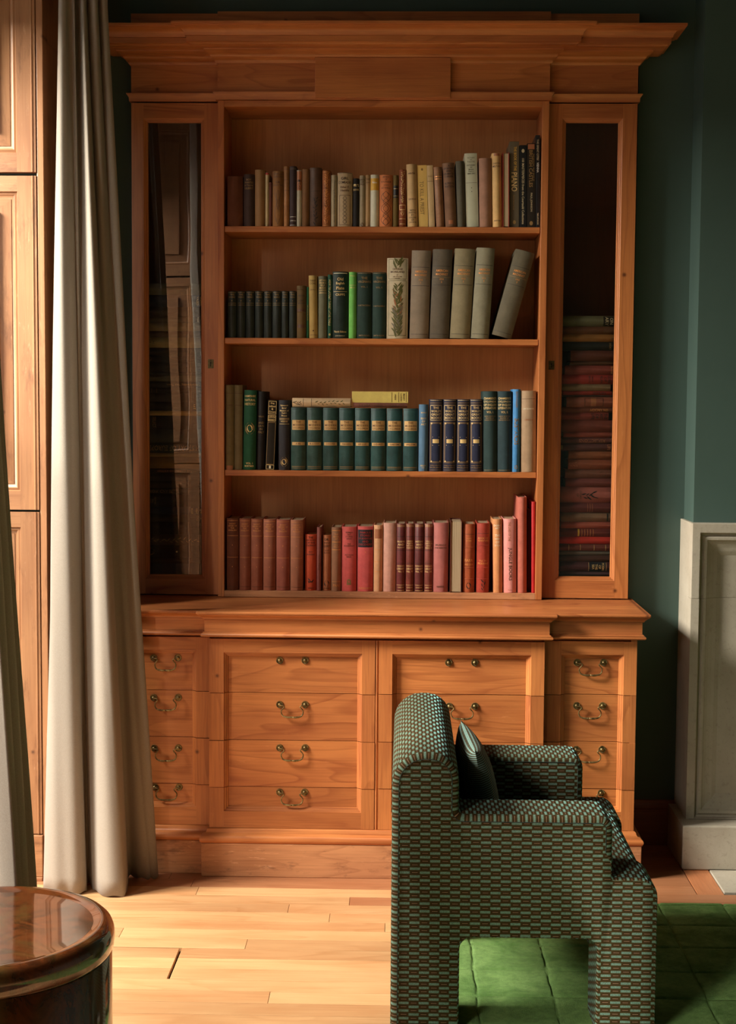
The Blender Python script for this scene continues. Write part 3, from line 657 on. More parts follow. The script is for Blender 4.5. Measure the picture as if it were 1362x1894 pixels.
class Deco:
    def __init__(s, w, h, bulge): s.w, s.h, s.b = w, h, bulge; s.m = {}
    def y(s, x): return -s.b * (1 - min(1, (2 * x / s.w) ** 2))
    def mb(s, name, k): return s.m.setdefault((name, k), MB())
    def patch(s, name, k, x0, x1, z0, z1, lift=.00035, n=6):
        vs = []
        for i in range(n + 1):
            x = x0 + (x1 - x0) * i / n; y = s.y(x) - lift; vs += [(x, y, z0), (x, y, z1)]
        s.mb(name, k).idx(vs, [(2 * i, 2 * i + 2, 2 * i + 3, 2 * i + 1) for i in range(n)])
    def shape(s, name, k, pts, lift=.0006):
        s.mb(name, k).idx([(x, s.y(x) - lift, z) for x, z in pts], [tuple(range(len(pts)))])
    def text(s, t, k, cx, cz, hh, mw, vert=False, lift=.0007):
        vs, fs, a, b, c, d = glyphs(t)
        if not vs: return
        sc = min(hh / max(d - c, .01), mw / max(b - a, .01)); sy = min(hh / max(d - c, .01), sc * 1.35)
        out = []
        for x, y in vs:
            u, v = (x - (a + b) / 2) * sc, (y - (c + d) / 2) * sy
            X, Z = (cx + v, cz - u) if vert else (cx + u, cz + v)
            out.append((X, s.y(X) - lift, Z))
        s.mb('title_lettering', k).idx(out, fs)
    def run(s, ops):
        w, h = s.w, s.h
        for o in ops:
            k = o[0]
            if k == 'T':
                _, txt, zt_, zb_, wf, c = o; L = txt.split('|'); st = (zt_ - zb_) / len(L)
                for i, t in enumerate(L):
                    if t: s.text(t, c, 0, h * (zt_ - st * (i + .5)), h * st * .68, w * wf)
            elif k == 'V': _, txt, zt_, zb_, wf, xo, c = o; s.text(txt, c, w * xo, h * (zt_ + zb_) / 2, w * wf, h * (zt_ - zb_), True)
            elif k == 'B': _, z0, z1, c, wf = o; s.patch('label_patch', c, -w * wf / 2, w * wf / 2, h * z0, h * z1)
            elif k == 'L': _, z, c = o[:3]; t = o[3] if len(o) > 3 else .0007; s.patch('gilding', c, -w * .44, w * .44, h * z - t, h * z + t)
            elif k == 'F':
                _, z0, z1, c, wf = o; a = w * wf / 2; t = .0008
                s.patch('gilding', c, -a, a, h * z0 - t, h * z0 + t); s.patch('gilding', c, -a, a, h * z1 - t, h * z1 + t)
                for q in (-a, a): s.patch('gilding', c, q - t * .8, q + t * .8, h * z0, h * z1, n=1)
            elif k == 'D':
                _, z, r, c = o; n = 16
                s.shape('gilding', c, [(w * r * math.cos(2 * math.pi * i / n) * (1 + .08 * (i % 2)), h * z + w * r * 1.25 * math.sin(2 * math.pi * i / n) * (1 + .08 * (i % 2))) for i in range(n)])
            elif k == 'X':
                _, z, c = o; a = w * .24
                s.patch('gilding', c, -a, a, h * z - a * .62, h * z + a * .62, .0006)
                for sg in (-1, 1):
                    d1 = Vector((a * 1.05, a * 1.35 * sg)); nn = Vector((-d1.y, d1.x)).normalized() * .0009
                    s.shape('gilding', c, [(-d1.x - nn.x, h * z - d1.y - nn.y), (d1.x - nn.x, h * z + d1.y - nn.y), (d1.x + nn.x, h * z + d1.y + nn.y), (-d1.x + nn.x, h * z - d1.y + nn.y)], .0005)
            elif k == 'O':     # leafy ornament
                _, z0, z1, c, n = o; rr = random.Random(int(z0 * 1000) + n)
                for i in range(n):
                    t = (i + .5) / n; cz = h * (z0 + (z1 - z0) * t); sg = 1 if i % 2 else -1
                    cx = sg * w * rr.uniform(.02, .2); an = sg * rr.uniform(.2, .9); l = w * rr.uniform(.14, .22); wd = l * .28
                    P = [(-l, 0), (-l * .3, wd), (l * .4, wd * .8), (l, 0), (l * .4, -wd * .5), (-l * .3, -wd * .6)]
                    s.shape('ornament', c, [(max(-w * .42, min(w * .42, cx + q[1] * math.cos(an) + q[0] * math.sin(an))), cz + q[0] * math.cos(an) - q[1] * math.sin(an)) for q in P], .0005 + .00004 * (i % 5))
            elif k == 'I':     # interlaced line ornament
                _, z0, z1, c, amp, per = o; n = 40
                for sg in (-1, 1):
                    P = [(w * amp * sg * math.sin(math.pi * per * i / n), h * (z0 + (z1 - z0) * i / n)) for i in range(n + 1)]
                    for a, b in zip(P, P[1:]):
                        d1 = Vector((b[0] - a[0], b[1] - a[1])); nn = Vector((-d1.y, d1.x)).normalized() * .0006
                        s.shape('ornament', c, [(a[0] - nn.x, a[1] - nn.y), (b[0] - nn.x, b[1] - nn.y), (b[0] + nn.x, b[1] + nn.y), (a[0] + nn.x, a[1] + nn.y)], .0006)
            elif k == 'S':
                _, z, x, c, r = o; n = 10
                s.shape('gilding', c, [(w * x + r * (1 if i % 2 else .45) * math.cos(2 * math.pi * i / n + .3), h * z + r * (1 if i % 2 else .45) * math.sin(2 * math.pi * i / n + .3)) for i in range(n)])
    def done(s, par):
        for (nm, k), mb in s.m.items():
            mb.build(nm, INK[k], par, local=True, recalc=False, merge=False, kind='stuff' if len(mb.v) > 14 else None)
def book(label, group, w, h, d, col, kind='c', gain=1.5, ops=(), bulge=None, ribs=(), fore=False, top_col=None, frayed=0):
    root = thing('book', label, 'book', group=group)
    b = bulge if bulge is not None else (min(.012, w * .32) if kind != 'g' else .001)
    t = min(.0026, w * .12); n = 8; ov = .003
    out = [(-w / 2, d)] + [(-w / 2, .008), (-w / 2 + .0012, .004)]
    arc = [(x, -b * (1 - (2 * x / w) ** 2)) for x in [(-w / 2) + w * (i + .0) / n for i in range(n + 1)]]
    out += arc + [(w / 2 - .0012, .004), (w / 2, .008), (w / 2, d)]
    inn = [(w / 2 - t, d), (w / 2 - t, .008), (w / 4, .0035 - b * .4), (0, .003 - b * .6), (-w / 4, .0035 - b * .4), (-w / 2 + t, .008), (-w / 2 + t, d)]
    prof = out + inn; m = len(prof); zs = [0, .0012, h - .0012, h]
    vs = []
    for i, z in enumerate(zs):
        k = .0009 if i in (0, 3) else 0
        for j, (x, y) in enumerate(prof):
            fr = (random.uniform(-frayed, 0) if i == 3 and 3 <= j <= 3 + n else 0)
            vs.append((x, y + (k if j < len(out) else 0), z + fr))
    fs = [(i * m + k, i * m + (k + 1) % m, (i + 1) * m + (k + 1) % m, (i + 1) * m + k) for i in range(3) for k in range(m)]
    fs += [tuple(range(m - 1, -1, -1)), tuple(3 * m + k for k in range(m))]
    mb = MB().idx(vs, fs)
    D = Deco(w, h, b)
    for z in ribs:
        q = []; N = 8
        for i in range(N + 1):
            x = -w * .485 + w * .97 * i / N; y = D.y(x)
            q += [(x, y + .001, h * z - .0022), (x, y - .0018, h * z - .0009), (x, y - .0018, h * z + .0009), (x, y + .001, h * z + .0022)]
        mb.idx(q, [(4 * i + k, 4 * i + 4 + k, 4 * i + 5 + k, 4 * i + 1 + k) for i in range(N) for k in range(3)])
    mt = cover(col, kind, gain)
    co = mb.build('cover', mt, root, smooth=35, local=True)
    MB().box(-w / 2 + t, w / 2 - t, .005, d - ov, ov, h - ov - .0005).build('page_block', PAGES if top_col is None else cover(top_col, 'p', 1.5), root, local=True)
    D.run(ops); D.done(root)
    if fore: # spine to the back, page edges to the room
        for c in root.children:
            c.matrix_local = Matrix.Translation((0, d - b - .002, 0)) @ Matrix.Rotation(math.pi, 4, 'Z')
    return root
ORD = ['first', 'second', 'third', 'fourth', 'fifth', 'sixth', 'seventh', 'eighth', 'ninth', 'tenth', 'eleventh', 'twelfth', 'thirteenth', 'fourteenth', 'fifteenth', 'sixteenth', 'seventeenth', 'eighteenth', 'nineteenth', 'twentieth']
def ordi(n):
    if n <= 20: return ORD[n - 1]
    if n == 30: return 'thirtieth'
    return ('twenty-' if n < 30 else 'thirty-') + ORD[n % 10 - 1]
def shelf_row(si, shelf_name, rows_, gain, dep=.15):
    z = SZ[si]; yf = YS + .012; nn = len(rows_)
    for i, r in enumerate(rows_):
        (xt0, xt1, xb0, xb1, yt, col, kind, desc, ops), opt = r[:9], (r[9] if len(r) > 9 else {})
        yy = yf + opt.get('back', 0)
        a, b_ = at(xb0, 750 + (1.654 - z) * F / yy, yy).x, at(xb1, 0, yy).x
        A, B = at(xb0, 900 - 200, yy).x, 0
        ym = {0: 370, 1: 570, 2: 810, 3: 1040}[si]; sh = {0: 417, 1: 626, 2: 870, 3: 1092}[si]
        p0, p1 = at(xb0, sh, yy), at(xb1, sh, yy); q0, q1 = at(xt0, yt, yy), at(xt1, yt, yy)
        w_ = (p1.x - p0.x) if not opt.get('lean') else opt['w']
        h_ = q0.z - z; lean = math.atan2((q0.x + q1.x) / 2 - (p0.x + p1.x) / 2, h_)
        if abs(lean) < .012: lean = 0
        n_ = i + 1 if i < nn / 2 + 3 else nn - i
        side = 'left' if i < nn / 2 + 3 else 'right'
        lab = '%s, %s from the %s on the %s' % (desc, ordi(n_), side, shelf_name)
        rt = book(lab, 'books on the ' + shelf_name, w_ * .985, (h_ / math.cos(lean) if not opt.get('lean') else opt['h']), opt.get('d', dep), col, kind, gain, ops, **{k: v for k, v in opt.items() if k in ('bulge', 'ribs', 'fore', 'top_col', 'frayed')})
        if opt.get('lean'): lean = opt['lean']
        up = w_ * .985 / 2 * math.sin(abs(lean))
        rt.location = ((p0.x + p1.x) / 2 if not opt.get('lean') else p0.x + w_ / 2 * math.cos(lean) , yy, z + up + .0002)
        rt.rotation_euler = (0, lean, opt.get('yaw', 0))
S = lambda a, b: (a, b, a, b)
row1 = [
 (*S(420.7, 449.8), 326.3, (92, 46, 22), 'c', 'plain brown red book', []),
 (*S(451, 471), 322.8, (62, 42, 38), 'c', 'dark brown book with gilt title', [('T', 'BOY|WANTED|BY TULANE|GILBERT', .92, .7, .8, 'd')]),
 (*S(471.7, 490.5), 314.5, (136, 98, 60), 'p', 'tan paper covered book', []),
 (*S(491, 497.6), 319.5, (176, 152, 112), 'p', 'thin cream book with red tip', [('B', .96, .995, 'r', .95)]),
 (*S(497.8, 504), 337.6, (88, 42, 26), 'c', 'thin short maroon book', []),
 (*S(504.3, 524.5), 317, (130, 86, 44), 'c', 'ochre book with looping vine lines', [('T', 'GORILLA|HUNTERS||R.M.|BALLANTYNE', .97, .72, .86, 'n'), ('I', .04, .68, 'n', .3, 1.6), ('I', .3, .66, 'n', .16, 1)], ),
 (*S(525, 535.3), 308, (150, 100, 58), 'l', 'narrow tan leather book', [('L', .95, 'n'), ('L', .78, 'n'), ('L', .6, 'n')]),
 (*S(535.8, 548.6), 308, (58, 40, 40), 'c', 'narrow aubergine book with silver foot', [('L', .97, 'm'), ('L', .95, 'm'), ('L', .16, 'w'), ('T', 'LONDON', .13, .06, .8, 'w'), ('L', .02, 'w')]),
 (*S(549, 558.3), 315, (170, 158, 136), 'p', 'torn pale book with orange label', [('B', .64, .98, 's', .98), ('B', .79, .83, 'k', .8), ('V', 'CHE', .78, .66, .5, 0, 'k')]),
 (*S(558.9, 572.5), 313, (116, 78, 44), 'c', 'worn brown book with torn joint', [], {'frayed': .002}),
 (*S(573, 594.8), 310.5, (84, 58, 42), 'l', 'dark brown book with pressed flowers', [('O', .03, .5, 'k', 14), ('L', .6, 'k')], {'frayed': .005}),
 (*S(596, 611.6), 315.7, (150, 86, 44), 'l', 'ornate gilt ribbed leather book', [('O', .05, .95, 'o', 44), ('L', .97, 'o'), ('L', .02, 'o')], {'ribs': (.2, .36, .52, .68, .84)}),
 (*S(612.3, 623), 324, (166, 148, 118), 'p', 'cream grey book with vertical title', [('V', 'Pioneering on the plains and other stories', .92, .05, .4, .1, 'm')]),
 (*S(624, 652), 320, (176, 150, 116), 'p', 'wide cream book with chain pattern', [('T', 'GIRL|COMRADES', .93, .78, .86, 'k'), ('T', 'Ethel F.|Heddle', .76, .64, .66, 'n'), ('F', .03, .58, 'n', .7), ('I', .05, .56, 'k', .12, 7), ('L', .99, 'n')]),
 (*S(653, 664.6), 330.5, (34, 28, 26), 'c', 'small black book with gold letters', [('T', "FRY'S|BOOK", .9, .72, .9, 'g')]),
 (*S(665, 675.6), 325, (158, 140, 112), 'p', 'greyish tan book with dark emblem', [('T', 'BIRDS|OF|PREY', .94, .8, .8, 'n'), ('D', .04, .25, 'n')]),
 (*S(676, 684.8), 324, (172, 136, 94), 'p', 'narrow tan book beside the white one', [('T', 'THE|WAY', .95, .82, .8, 'n')]),
 (*S(685, 700.8), 323.7, (206, 200, 176), 'p', 'off white book with yellow label', [('B', .7, .93, 'y', .96), ('T', 'Nisbet', .88, .82, .6, 'w')]),
 (*S(701.5, 726), 324, (200, 118, 70), 'c', 'bright orange book with scrolling lines', [('T', 'BINDS|OF|AVONSIDE', .98, .84, .78, 'n'), ('T', 'JOHN|ATWELL', .82, .72, .7, 'n'), ('I', .02, .68, 'k', .36, 3), ('I', .02, .68, 'k', .2, 5)]),
 (*S(727, 737), 324.6, (104, 82, 36), 'c', 'narrow olive book with black label', [('B', .56, .8, 'k', .9), ('L', .74, 'g'), ('L', .6, 'g')]),
 (*S(737.7, 751.2), 314, (132, 66, 34), 'l', 'brown leather book with gilt panels', [('O', .42, .97, 'g', 30), ('O', .2, .3, 'g', 8), ('L', .05, 'g'), ('L', .14, 'g'), ('F', .3, .38, 'g', .8)], {'ribs': (.12, .28, .4, .55, .7, .85)}),
 (751.8, 770.8, 754.3, 773.5, 304.6, (196, 160, 112), 'p', 'pale tan book leaning slightly', [('T', 'WINTER', .87, .83, .7, 'n'), ('T', 'GEORGE', .46, .42, .7, 'n'), ('T', 'WITH|PHOTO|BY|COLLINS|OF|CHICHESTER', .28, .05, .72, 'k')]),
 (772, 789.4, 774.7, 792.5, 305.8, (228, 180, 104), 'g', 'bright yellow book with vertical title', [('V', 'TO KILL A PRIEST', .74, .2, .42, -.08, 'd'), ('D', .93, .1, 'd')]),
 (790, 800.6, 793.4, 804.8, 306, (196, 164, 118), 'p', 'cream tan book next to yellow one', [('L', .74, 'n'), ('T', 'Essays', .84, .8, .7, 'd')], {'bulge': .002}),
 (803, 816.4, 807.4, 822.6, 309.8, (142, 100, 70), 'l', 'brown book with two gold rings', [('L', .84, 'o', .0014), ('L', .8, 'o', .0014), ('T', 'POEMS', .9, .86, .6, 'd')]),
 (817.5, 841.8, 823.8, 845.4, 302, (120, 86, 62), 'c', 'wide brown book titled in dark letters', [('T', 'A|SPORTING|AND|DRAMATIC|CAREER', .97, .76, .86, 'k'), ('T', 'ALFRED E.|WATSON', .7, .6, .8, 'k'), ('B', .04, .1, 's', .4)], {'frayed': .002}),
 (843, 858.8, 846, 862, 298.7, (84, 78, 62), 'c', 'charcoal book beside the pale green one', []),
 (859.3, 882.8, 862.8, 886, 284, (188, 186, 160), 'g', 'pale grey green glossy book', [('T', 'VICTORY|IN|THEATRE', .95, .87, .7, 'm'), ('T', 'DICTIONARY|OF|British|Sculptors|1660-1851', .85, .71, .7, 'k'), ('L', .6, 'm'), ('D', .53, .03, 'k'), ('D', .48, .03, 'k')], {'bulge': .004}),
 (886.6, 908.6, 887.2, 910.4, 292.9, (152, 110, 88), 'c', 'plain pinkish brown book', [], {'frayed': .002}),
 (909.2, 928.4, 911.2, 929.2, 284, (206, 164, 106), 'p', 'honey tan book with red cover edge', [('T', 'CHARTERED|MILITARY', .88, .8, .86, 'n'), ('T', 'OXFORD', .1, .07, .7, 'n'), ('B', .96, .995, 's', .6)]),
 (*S(929.8, 942), 283, (142, 44, 30), 'c', 'red book turned page edges outward', [], {'fore': True}),
 (*S(943, 960.5), 262, (96, 84, 66), 'g', 'tall grey book with gold piano title', [('V', 'THE BOOK OF THE', .94, .66, .3, .1, 'y'), ('V', 'PIANO', .64, .42, .62, 0, 'g'), ('V', 'Charles Edward Grover', .38, .2, .24, -.05, 'd'), ('D', .06, .16, 'd')], {'d': .19}),
 (*S(961.2, 974.6), 268.7, (34, 34, 34), 'g', 'black book with white vertical title', [('V', '100 MASTERPIECES from the Courtauld Collections', .84, .04, .34, 0, 'p'), ('D', .93, .2, 'p')], {'d': .17}),
 (*S(975.4, 990.6), 265.4, (44, 38, 32), 'g', 'dark book titled about castles', [('V', 'THE NATIONAL TRUST BOOK OF', .95, .48, .16, .3, 'd'), ('V', 'BRITISH CASTLES', .92, .48, .44, -.04, 'd'), ('V', 'PAUL JOHNSON', .42, .18, .3, .0, 'p'), ('B', .93, .99, 's', .8), ('D', .05, .2, 'd')], {'d': .17}),
 (*S(991.2, 999.3), 250, (38, 36, 36), 'g', 'tallest thin black book with white title', [('V', 'THE GREAT CITES/', .96, .72, .42, 0, 'p'), ('V', 'VIENNA', .715, .585, .46, 0, 'w'), ('V', 'TIME-LIFE BOOKS', .16, .03, .4, 0, 'p')], {'d': .2}),
]
shelf_row(0, 'top shelf', row1, 1.15, .14)
vol8 = [(421.6, 438.4), (438.8, 454.6), (455, 471.4), (472, 487.6), (488, 503.6), (504, 520.6), (521, 534.4), (535, 548.4)]
row2 = []
for i, (a, b) in enumerate(vol8):
    row2.append((a, b, a - .0, b - .3, 538.5, (32 + i, 36 + i, 30 + i), 'l', 'small blackish green set volume', [('T', 'THE|WORKS', .95, .84, .7, 'd'), ('D', .79, .05, 'd'), ('L', .74, 'd'), ('L', .7, 'd'), ('L', .97, 'd')], {'frayed': .001}))
row2 += [
 (*S(549, 566.6), 528.8, (98, 74, 40), 'c', 'olive brown ribbed book', [('T', 'HISTORY', .83, .79, .7, 'k'), ('T', 'OF|ENGLAND', .74, .64, .7, 'k'), ('B', .5, .56, 'n', .9), ('B', .2, .26, 'n', .9)], {'ribs': (.5, .93)}),
 (*S(567.2, 571.6), 531, (34, 92, 56), 'c', 'very thin green book', [('V', 'THE WOODWORKER', .8, .2, .5, 0, 'd')]),
 (570.4, 587.6, 572.4, 588, 510, (178, 146, 84), 'c', 'mustard yellow book', [('T', 'TURKEY|COAL', .94, .85, .76, 'n'), ('T', 'Denham', .79, .76, .6, 'n'), ('D', .12, .08, 'n'), ('L', .05, 'n')]),
 (*S(588.8, 604.6), 511, (112, 110, 88), 'c', 'grey green cloth book', [('T', 'LETTERS|FROM A|SELF|MADE|LODGE', .95, .75, .84, 'g'), ('L', .73, 'g', .0012)]),
 (605.2, 613.8, 606, 614.2, 508, (40, 84, 62), 'c', 'slim green book with vertical title', [('V', 'HOW TO LAYOUT TURRET LATHE TOOLS', .92, .2, .5, 0, 'g'), ('D', .06, .2, 'g')]),
 (*S(615, 643.8), 502.7, (28, 44, 36), 'l', 'wide dark green book with gothic gilt title', [('T', 'Old|English|Plate', .92, .72, .84, 'g'), ('L', .7, 'g'), ('T', 'CRIPPS', .68, .63, .74, 'g'), ('T', 'Tenth Edition', .12, .08, .8, 'g'), ('T', 'JOHN MURRAY', .05, .02, .8, 'p'), ('L', .975, 'c', .0012)], {'d': .17}),
 (*S(645, 659.2), 503.4, (116, 190, 90), 'c', 'vivid apple green book', [('T', 'Poetry', .96, .92, .8, 'g'), ('L', .8, 'g'), ('T', 'anon', .78, .75, .6, 'g')]),
 (*S(659.8, 687.8), 504, (34, 54, 46), 'c', 'dark green novel, volume one', [('T', 'THE|VIRGINIANS', .94, .83, .88, 'd'), ('T', 'VOL. I.', .8, .76, .5, 'd'), ('T', 'W.M.THACKERAY', .52, .48, .86, 'd'), ('T', 'SMITH ELDER', .06, .03, .8, 'd'), ('L', .985, 'd')]),
 (*S(688.4, 714.2), 504, (36, 58, 50), 'c', 'dark green novel, volume two', [('T', 'THE|VIRGINIANS', .94, .83, .88, 'd'), ('T', 'VOL. II.', .79, .75, .5, 'd'), ('T', 'W.M.THACKERAY', .51, .47, .86, 'd'), ('T', 'SMITH ELDER', .06, .03, .8, 'd'), ('L', .985, 'd')]),
 (715.8, 756.2, 715, 754.6, 477.6, (196, 178, 146), 'c', 'wide cream book with painted leaves', [('O', .9, .985, 'v', 10), ('F', .04, .72, 'v', .82), ('F', .74, .985, 'v', .82), ('T', 'GEORGE|MORELAND', .88, .81, .66, 'n'), ('T', 'BY|SIR WALTER|GILBEY', .8, .735, .56, 'n'), ('O', .06, .68, 'v', 60), ('O', .3, .6, 's', 9), ('O', .1, .4, 'm', 20)], {'d': .19}),
 (760.6, 799.6, 757.4, 793.2, 464, (130, 112, 92), 'c', 'large grey brown bound volume', 'AM1', {'d': .2}),
 (800.6, 838.4, 794.4, 830.8, 462, (92, 80, 64), 'c', 'large dark brown bound volume', 'AM2', {'d': .2}),
 (841, 880.6, 832, 869.6, 461.4, (132, 118, 88), 'c', 'large olive brown bound volume', 'AM3', {'d': .2}),
 (882, 916.4, 870.8, 904.5, 459.8, (132, 124, 100), 'c', 'large grey olive bound volume', 'AM4', {'d': .2}),
 (953.8, 991.5, 910, 948, 460.6, (96, 86, 66), 'c', 'large dark volume leaning to the right', 'AM5', {'d': .2, 'lean': .262, 'w': .073, 'h': .322}),
]
for i, r in enumerate(row2):
    if isinstance(r[8], str):
        k = r[8][2]; r = list(r)
        r[8] = [('T', 'AMERICAN|MACHINIST', .78, .7, .62, 'o'), ('L', .688, 'd'), ('T', '1910|' + k, .68, .62, .2, 'o'), ('L', .81, 'k'), ('L', .6, 'k'), ('L', .05, 'k')]
        row2[i] = tuple(r)
shelf_row(1, 'second shelf', row2, 1.15, .14)
cyc = [(538.2, 566.4), (567.4, 596.2), (597.2, 625.8), (626.7, 655.2), (656, 684.6), (685.4, 713.8), (714.6, 744.3), (745.1, 773.4)]
cl = ['A-BIL', 'BLA-COT', 'COU-FEB', 'FEE-HIN', 'HIP-LUC', 'LUD-NUT', 'OAK-SIM', 'SIN-ZYM']
row3 = [
 (417.6, 434.8, 417, 433.4, 711.6, (106, 88, 54), 'c', 'frayed olive brown cloth book', [('L', .9, 'n'), ('T', 'CHAMBERS', .78, .74, .7, 'n'), ('B', .0, .05, 's', .7)], {'frayed': .003}),
 (435.6, 450.4, 434, 448.8, 711.8, (112, 96, 66), 'c', 'frayed grey brown cloth book', [('L', .9, 'n'), ('L', .76, 'n')], {'frayed': .004}),
 (451, 476.4, 449.8, 473.2, 721.7, (26, 74, 46), 'c', 'deep green book with gold medallion', [('T', 'HAMPSHIRE|NATURAL|HISTORY', .95, .8, .86, 'g'), ('D', .52, .36, 'd'), ('D', .52, .22, 'g'), ('T', 'VOL. I|MORTIMER', .1, .03, .74, 'g')], {'d': .17}),
 (477.2, 492.4, 474.2, 489.6, 724, (30, 24, 22), 'c', 'near black book with faint lettering', [('T', 'WALKS||AND|DAYS|IN|ITALY', .7, .46, .7, 'd')], {'back': .01}),
 (496, 513.6, 491, 507.6, 740, (36, 30, 24), 'g', 'black book framed in gold', [('F', .8, .98, 'g', .86), ('T', 'King|without|a|Crown', .97, .81, .74, 'g'), ('F', .7, .78, 'g', .86), ('T', 'DAPHNE|BENNETT', .775, .7, .8, 'g'), ('F', .08, .68, 'd', .86), ('F', .01, .07, 'g', .86), ('B', .02, .06, 'c', .2)]),
 (517, 538, 515.6, 536.6, 740, (46, 42, 44), 'c', 'charcoal book with gold oval stamp', [('T', 'Eighteenth|Brief|Masters of|English|Prose', .94, .76, .8, 'g'), ('L', .74, 'g'), ('L', .72, 'g'), ('T', 'HODGE', .71, .68, .6, 'g'), ('L', .66, 'g'), ('D', .12, .32, 'd'), ('D', .12, .2, 'g')]),
]
for i, (a, b) in enumerate(cyc):
    row3.append((*S(a, b), 753.6 + i * .3, (44 - i, 68 + i * .5, 60 + i * 1.5), 'l', 'green gilt labelled encyclopedia volume', [('B', .645, .8, 't', .84), ('T', 'THE|MODERN|CYCLOPEDIA', .795, .65, .74, 'n'), ('B', .4, .45, 't', .84), ('T', cl[i], .445, .405, .6, 'n'), ('L', .06, 'd', .0012), ('L', .035, 'd'), ('L', .975, 'b')]))
row3.append((*S(774.2, 791.6), 748, (84, 116, 142), 'c', 'mid blue book', [('T', 'ANNALS||ESSAYS|OF|ART', .9, .68, .6, 'g'), ('T', 'SEELEY|CO', .1, .04, .7, 'g')]))
for a, b in [(793.3, 818.2), (819, 843.6), (844.3, 868.4), (869.2, 893)]:
    row3.append((*S(a, b), 738.5, (30, 34, 58), 'c', 'navy volume with gilt drum emblem', [('L', .985, 'g'), ('L', .955, 'd'), ('L', .935, 'd'), ('F', .71, .915, 'g', .84), ('T', "THE|WORLD'S|GREAT|BOOKS", .905, .72, .72, 'g'), ('F', .12, .68, 'd', .84), ('F', .135, .665, 'd', .72), ('S', .665, -.33, 'g', .0042), ('S', .665, .33, 'g', .0042), ('S', .14, -.33, 'g', .0042), ('S', .14, .33, 'g', .0042), ('X', .42, 'g'), ('T', 'WORLD LITERATURE|EXCELLENCE', .1, .04, .84, 'd'), ('L', .02, 'd')]))
row3 += [
 (*S(893.9, 919.6), 723.6, (38, 58, 56), 'c', 'dark teal literature volume one', [('T', "CHAMBERS'S|CYCLOPAEDIA|OF ENGLISH|LITERATURE", .93, .77, .9, 'g'), ('T', 'VOL. I.', .76, .72, .5, 'g'), ('T', 'NEW EDITION|EDITED BY|DAVID PATRICK', .7, .63, .8, 'd'), ('L', .02, 'd')], {'frayed': .002, 'd': .17}),
 (*S(920.4, 946.8), 723.6, (36, 56, 60), 'c', 'dark teal literature volume two', [('T', "CHAMBERS'S|CYCLOPAEDIA|OF ENGLISH|LITERATURE", .93, .77, .9, 'g'), ('T', 'VOL. II.', .76, .72, .5, 'g'), ('T', 'NEW EDITION|EDITED BY|DAVID PATRICK', .7, .63, .8, 'd'), ('L', .02, 'd')], {'frayed': .002, 'd': .17}),
 (947.6, 962.4, 947.2, 961.6, 720, (66, 126, 176), 'c', 'bright sky blue book', [('V', 'EDITH HOLDEN', .97, .78, .3, 0, 'd'), ('V', 'BUSTARDS', .65, .33, .6, 0, 'd'), ('D', .06, .2, 'd')]),
 (*S(964, 992), 723, (156, 126, 96), 'c', 'plain sandy grey cloth book', [('T', 'LINCOLNSHIRE', .8, .76, .7, 'c'), ('L', .9, 'n'), ('T', 'CARNWARE', .66, .63, .6, 's')]),
]
shelf_row(2, 'third shelf', row3, 1.2, .145)
row4 = []
for i, (a, b) in enumerate([(420.2, 442.8), (443.7, 464.6), (465.2, 487.2), (488, 511.2), (512, 537.2), (538, 561.4)]):
    c = [(104, 56, 34), (148, 84, 60), (146, 80, 56), (152, 88, 64), (156, 84, 66), (168, 106, 78)][i]
    row4.append((a, b, a - .8, b - .8, 958.3 + i * .6, c, 'c', 'faded red set volume', [('T', 'SHORT|HISTORY OF|THE|ENGLISH', .94, .82, .7, 'o'), ('L', .97, 'o'), ('L', .76, 'o'), ('L', .46, 'o'), ('D', .63, .03, 'o'), ('D', .33, .03, 'o'), ('L', .05, 'n')], {'d': .15}))
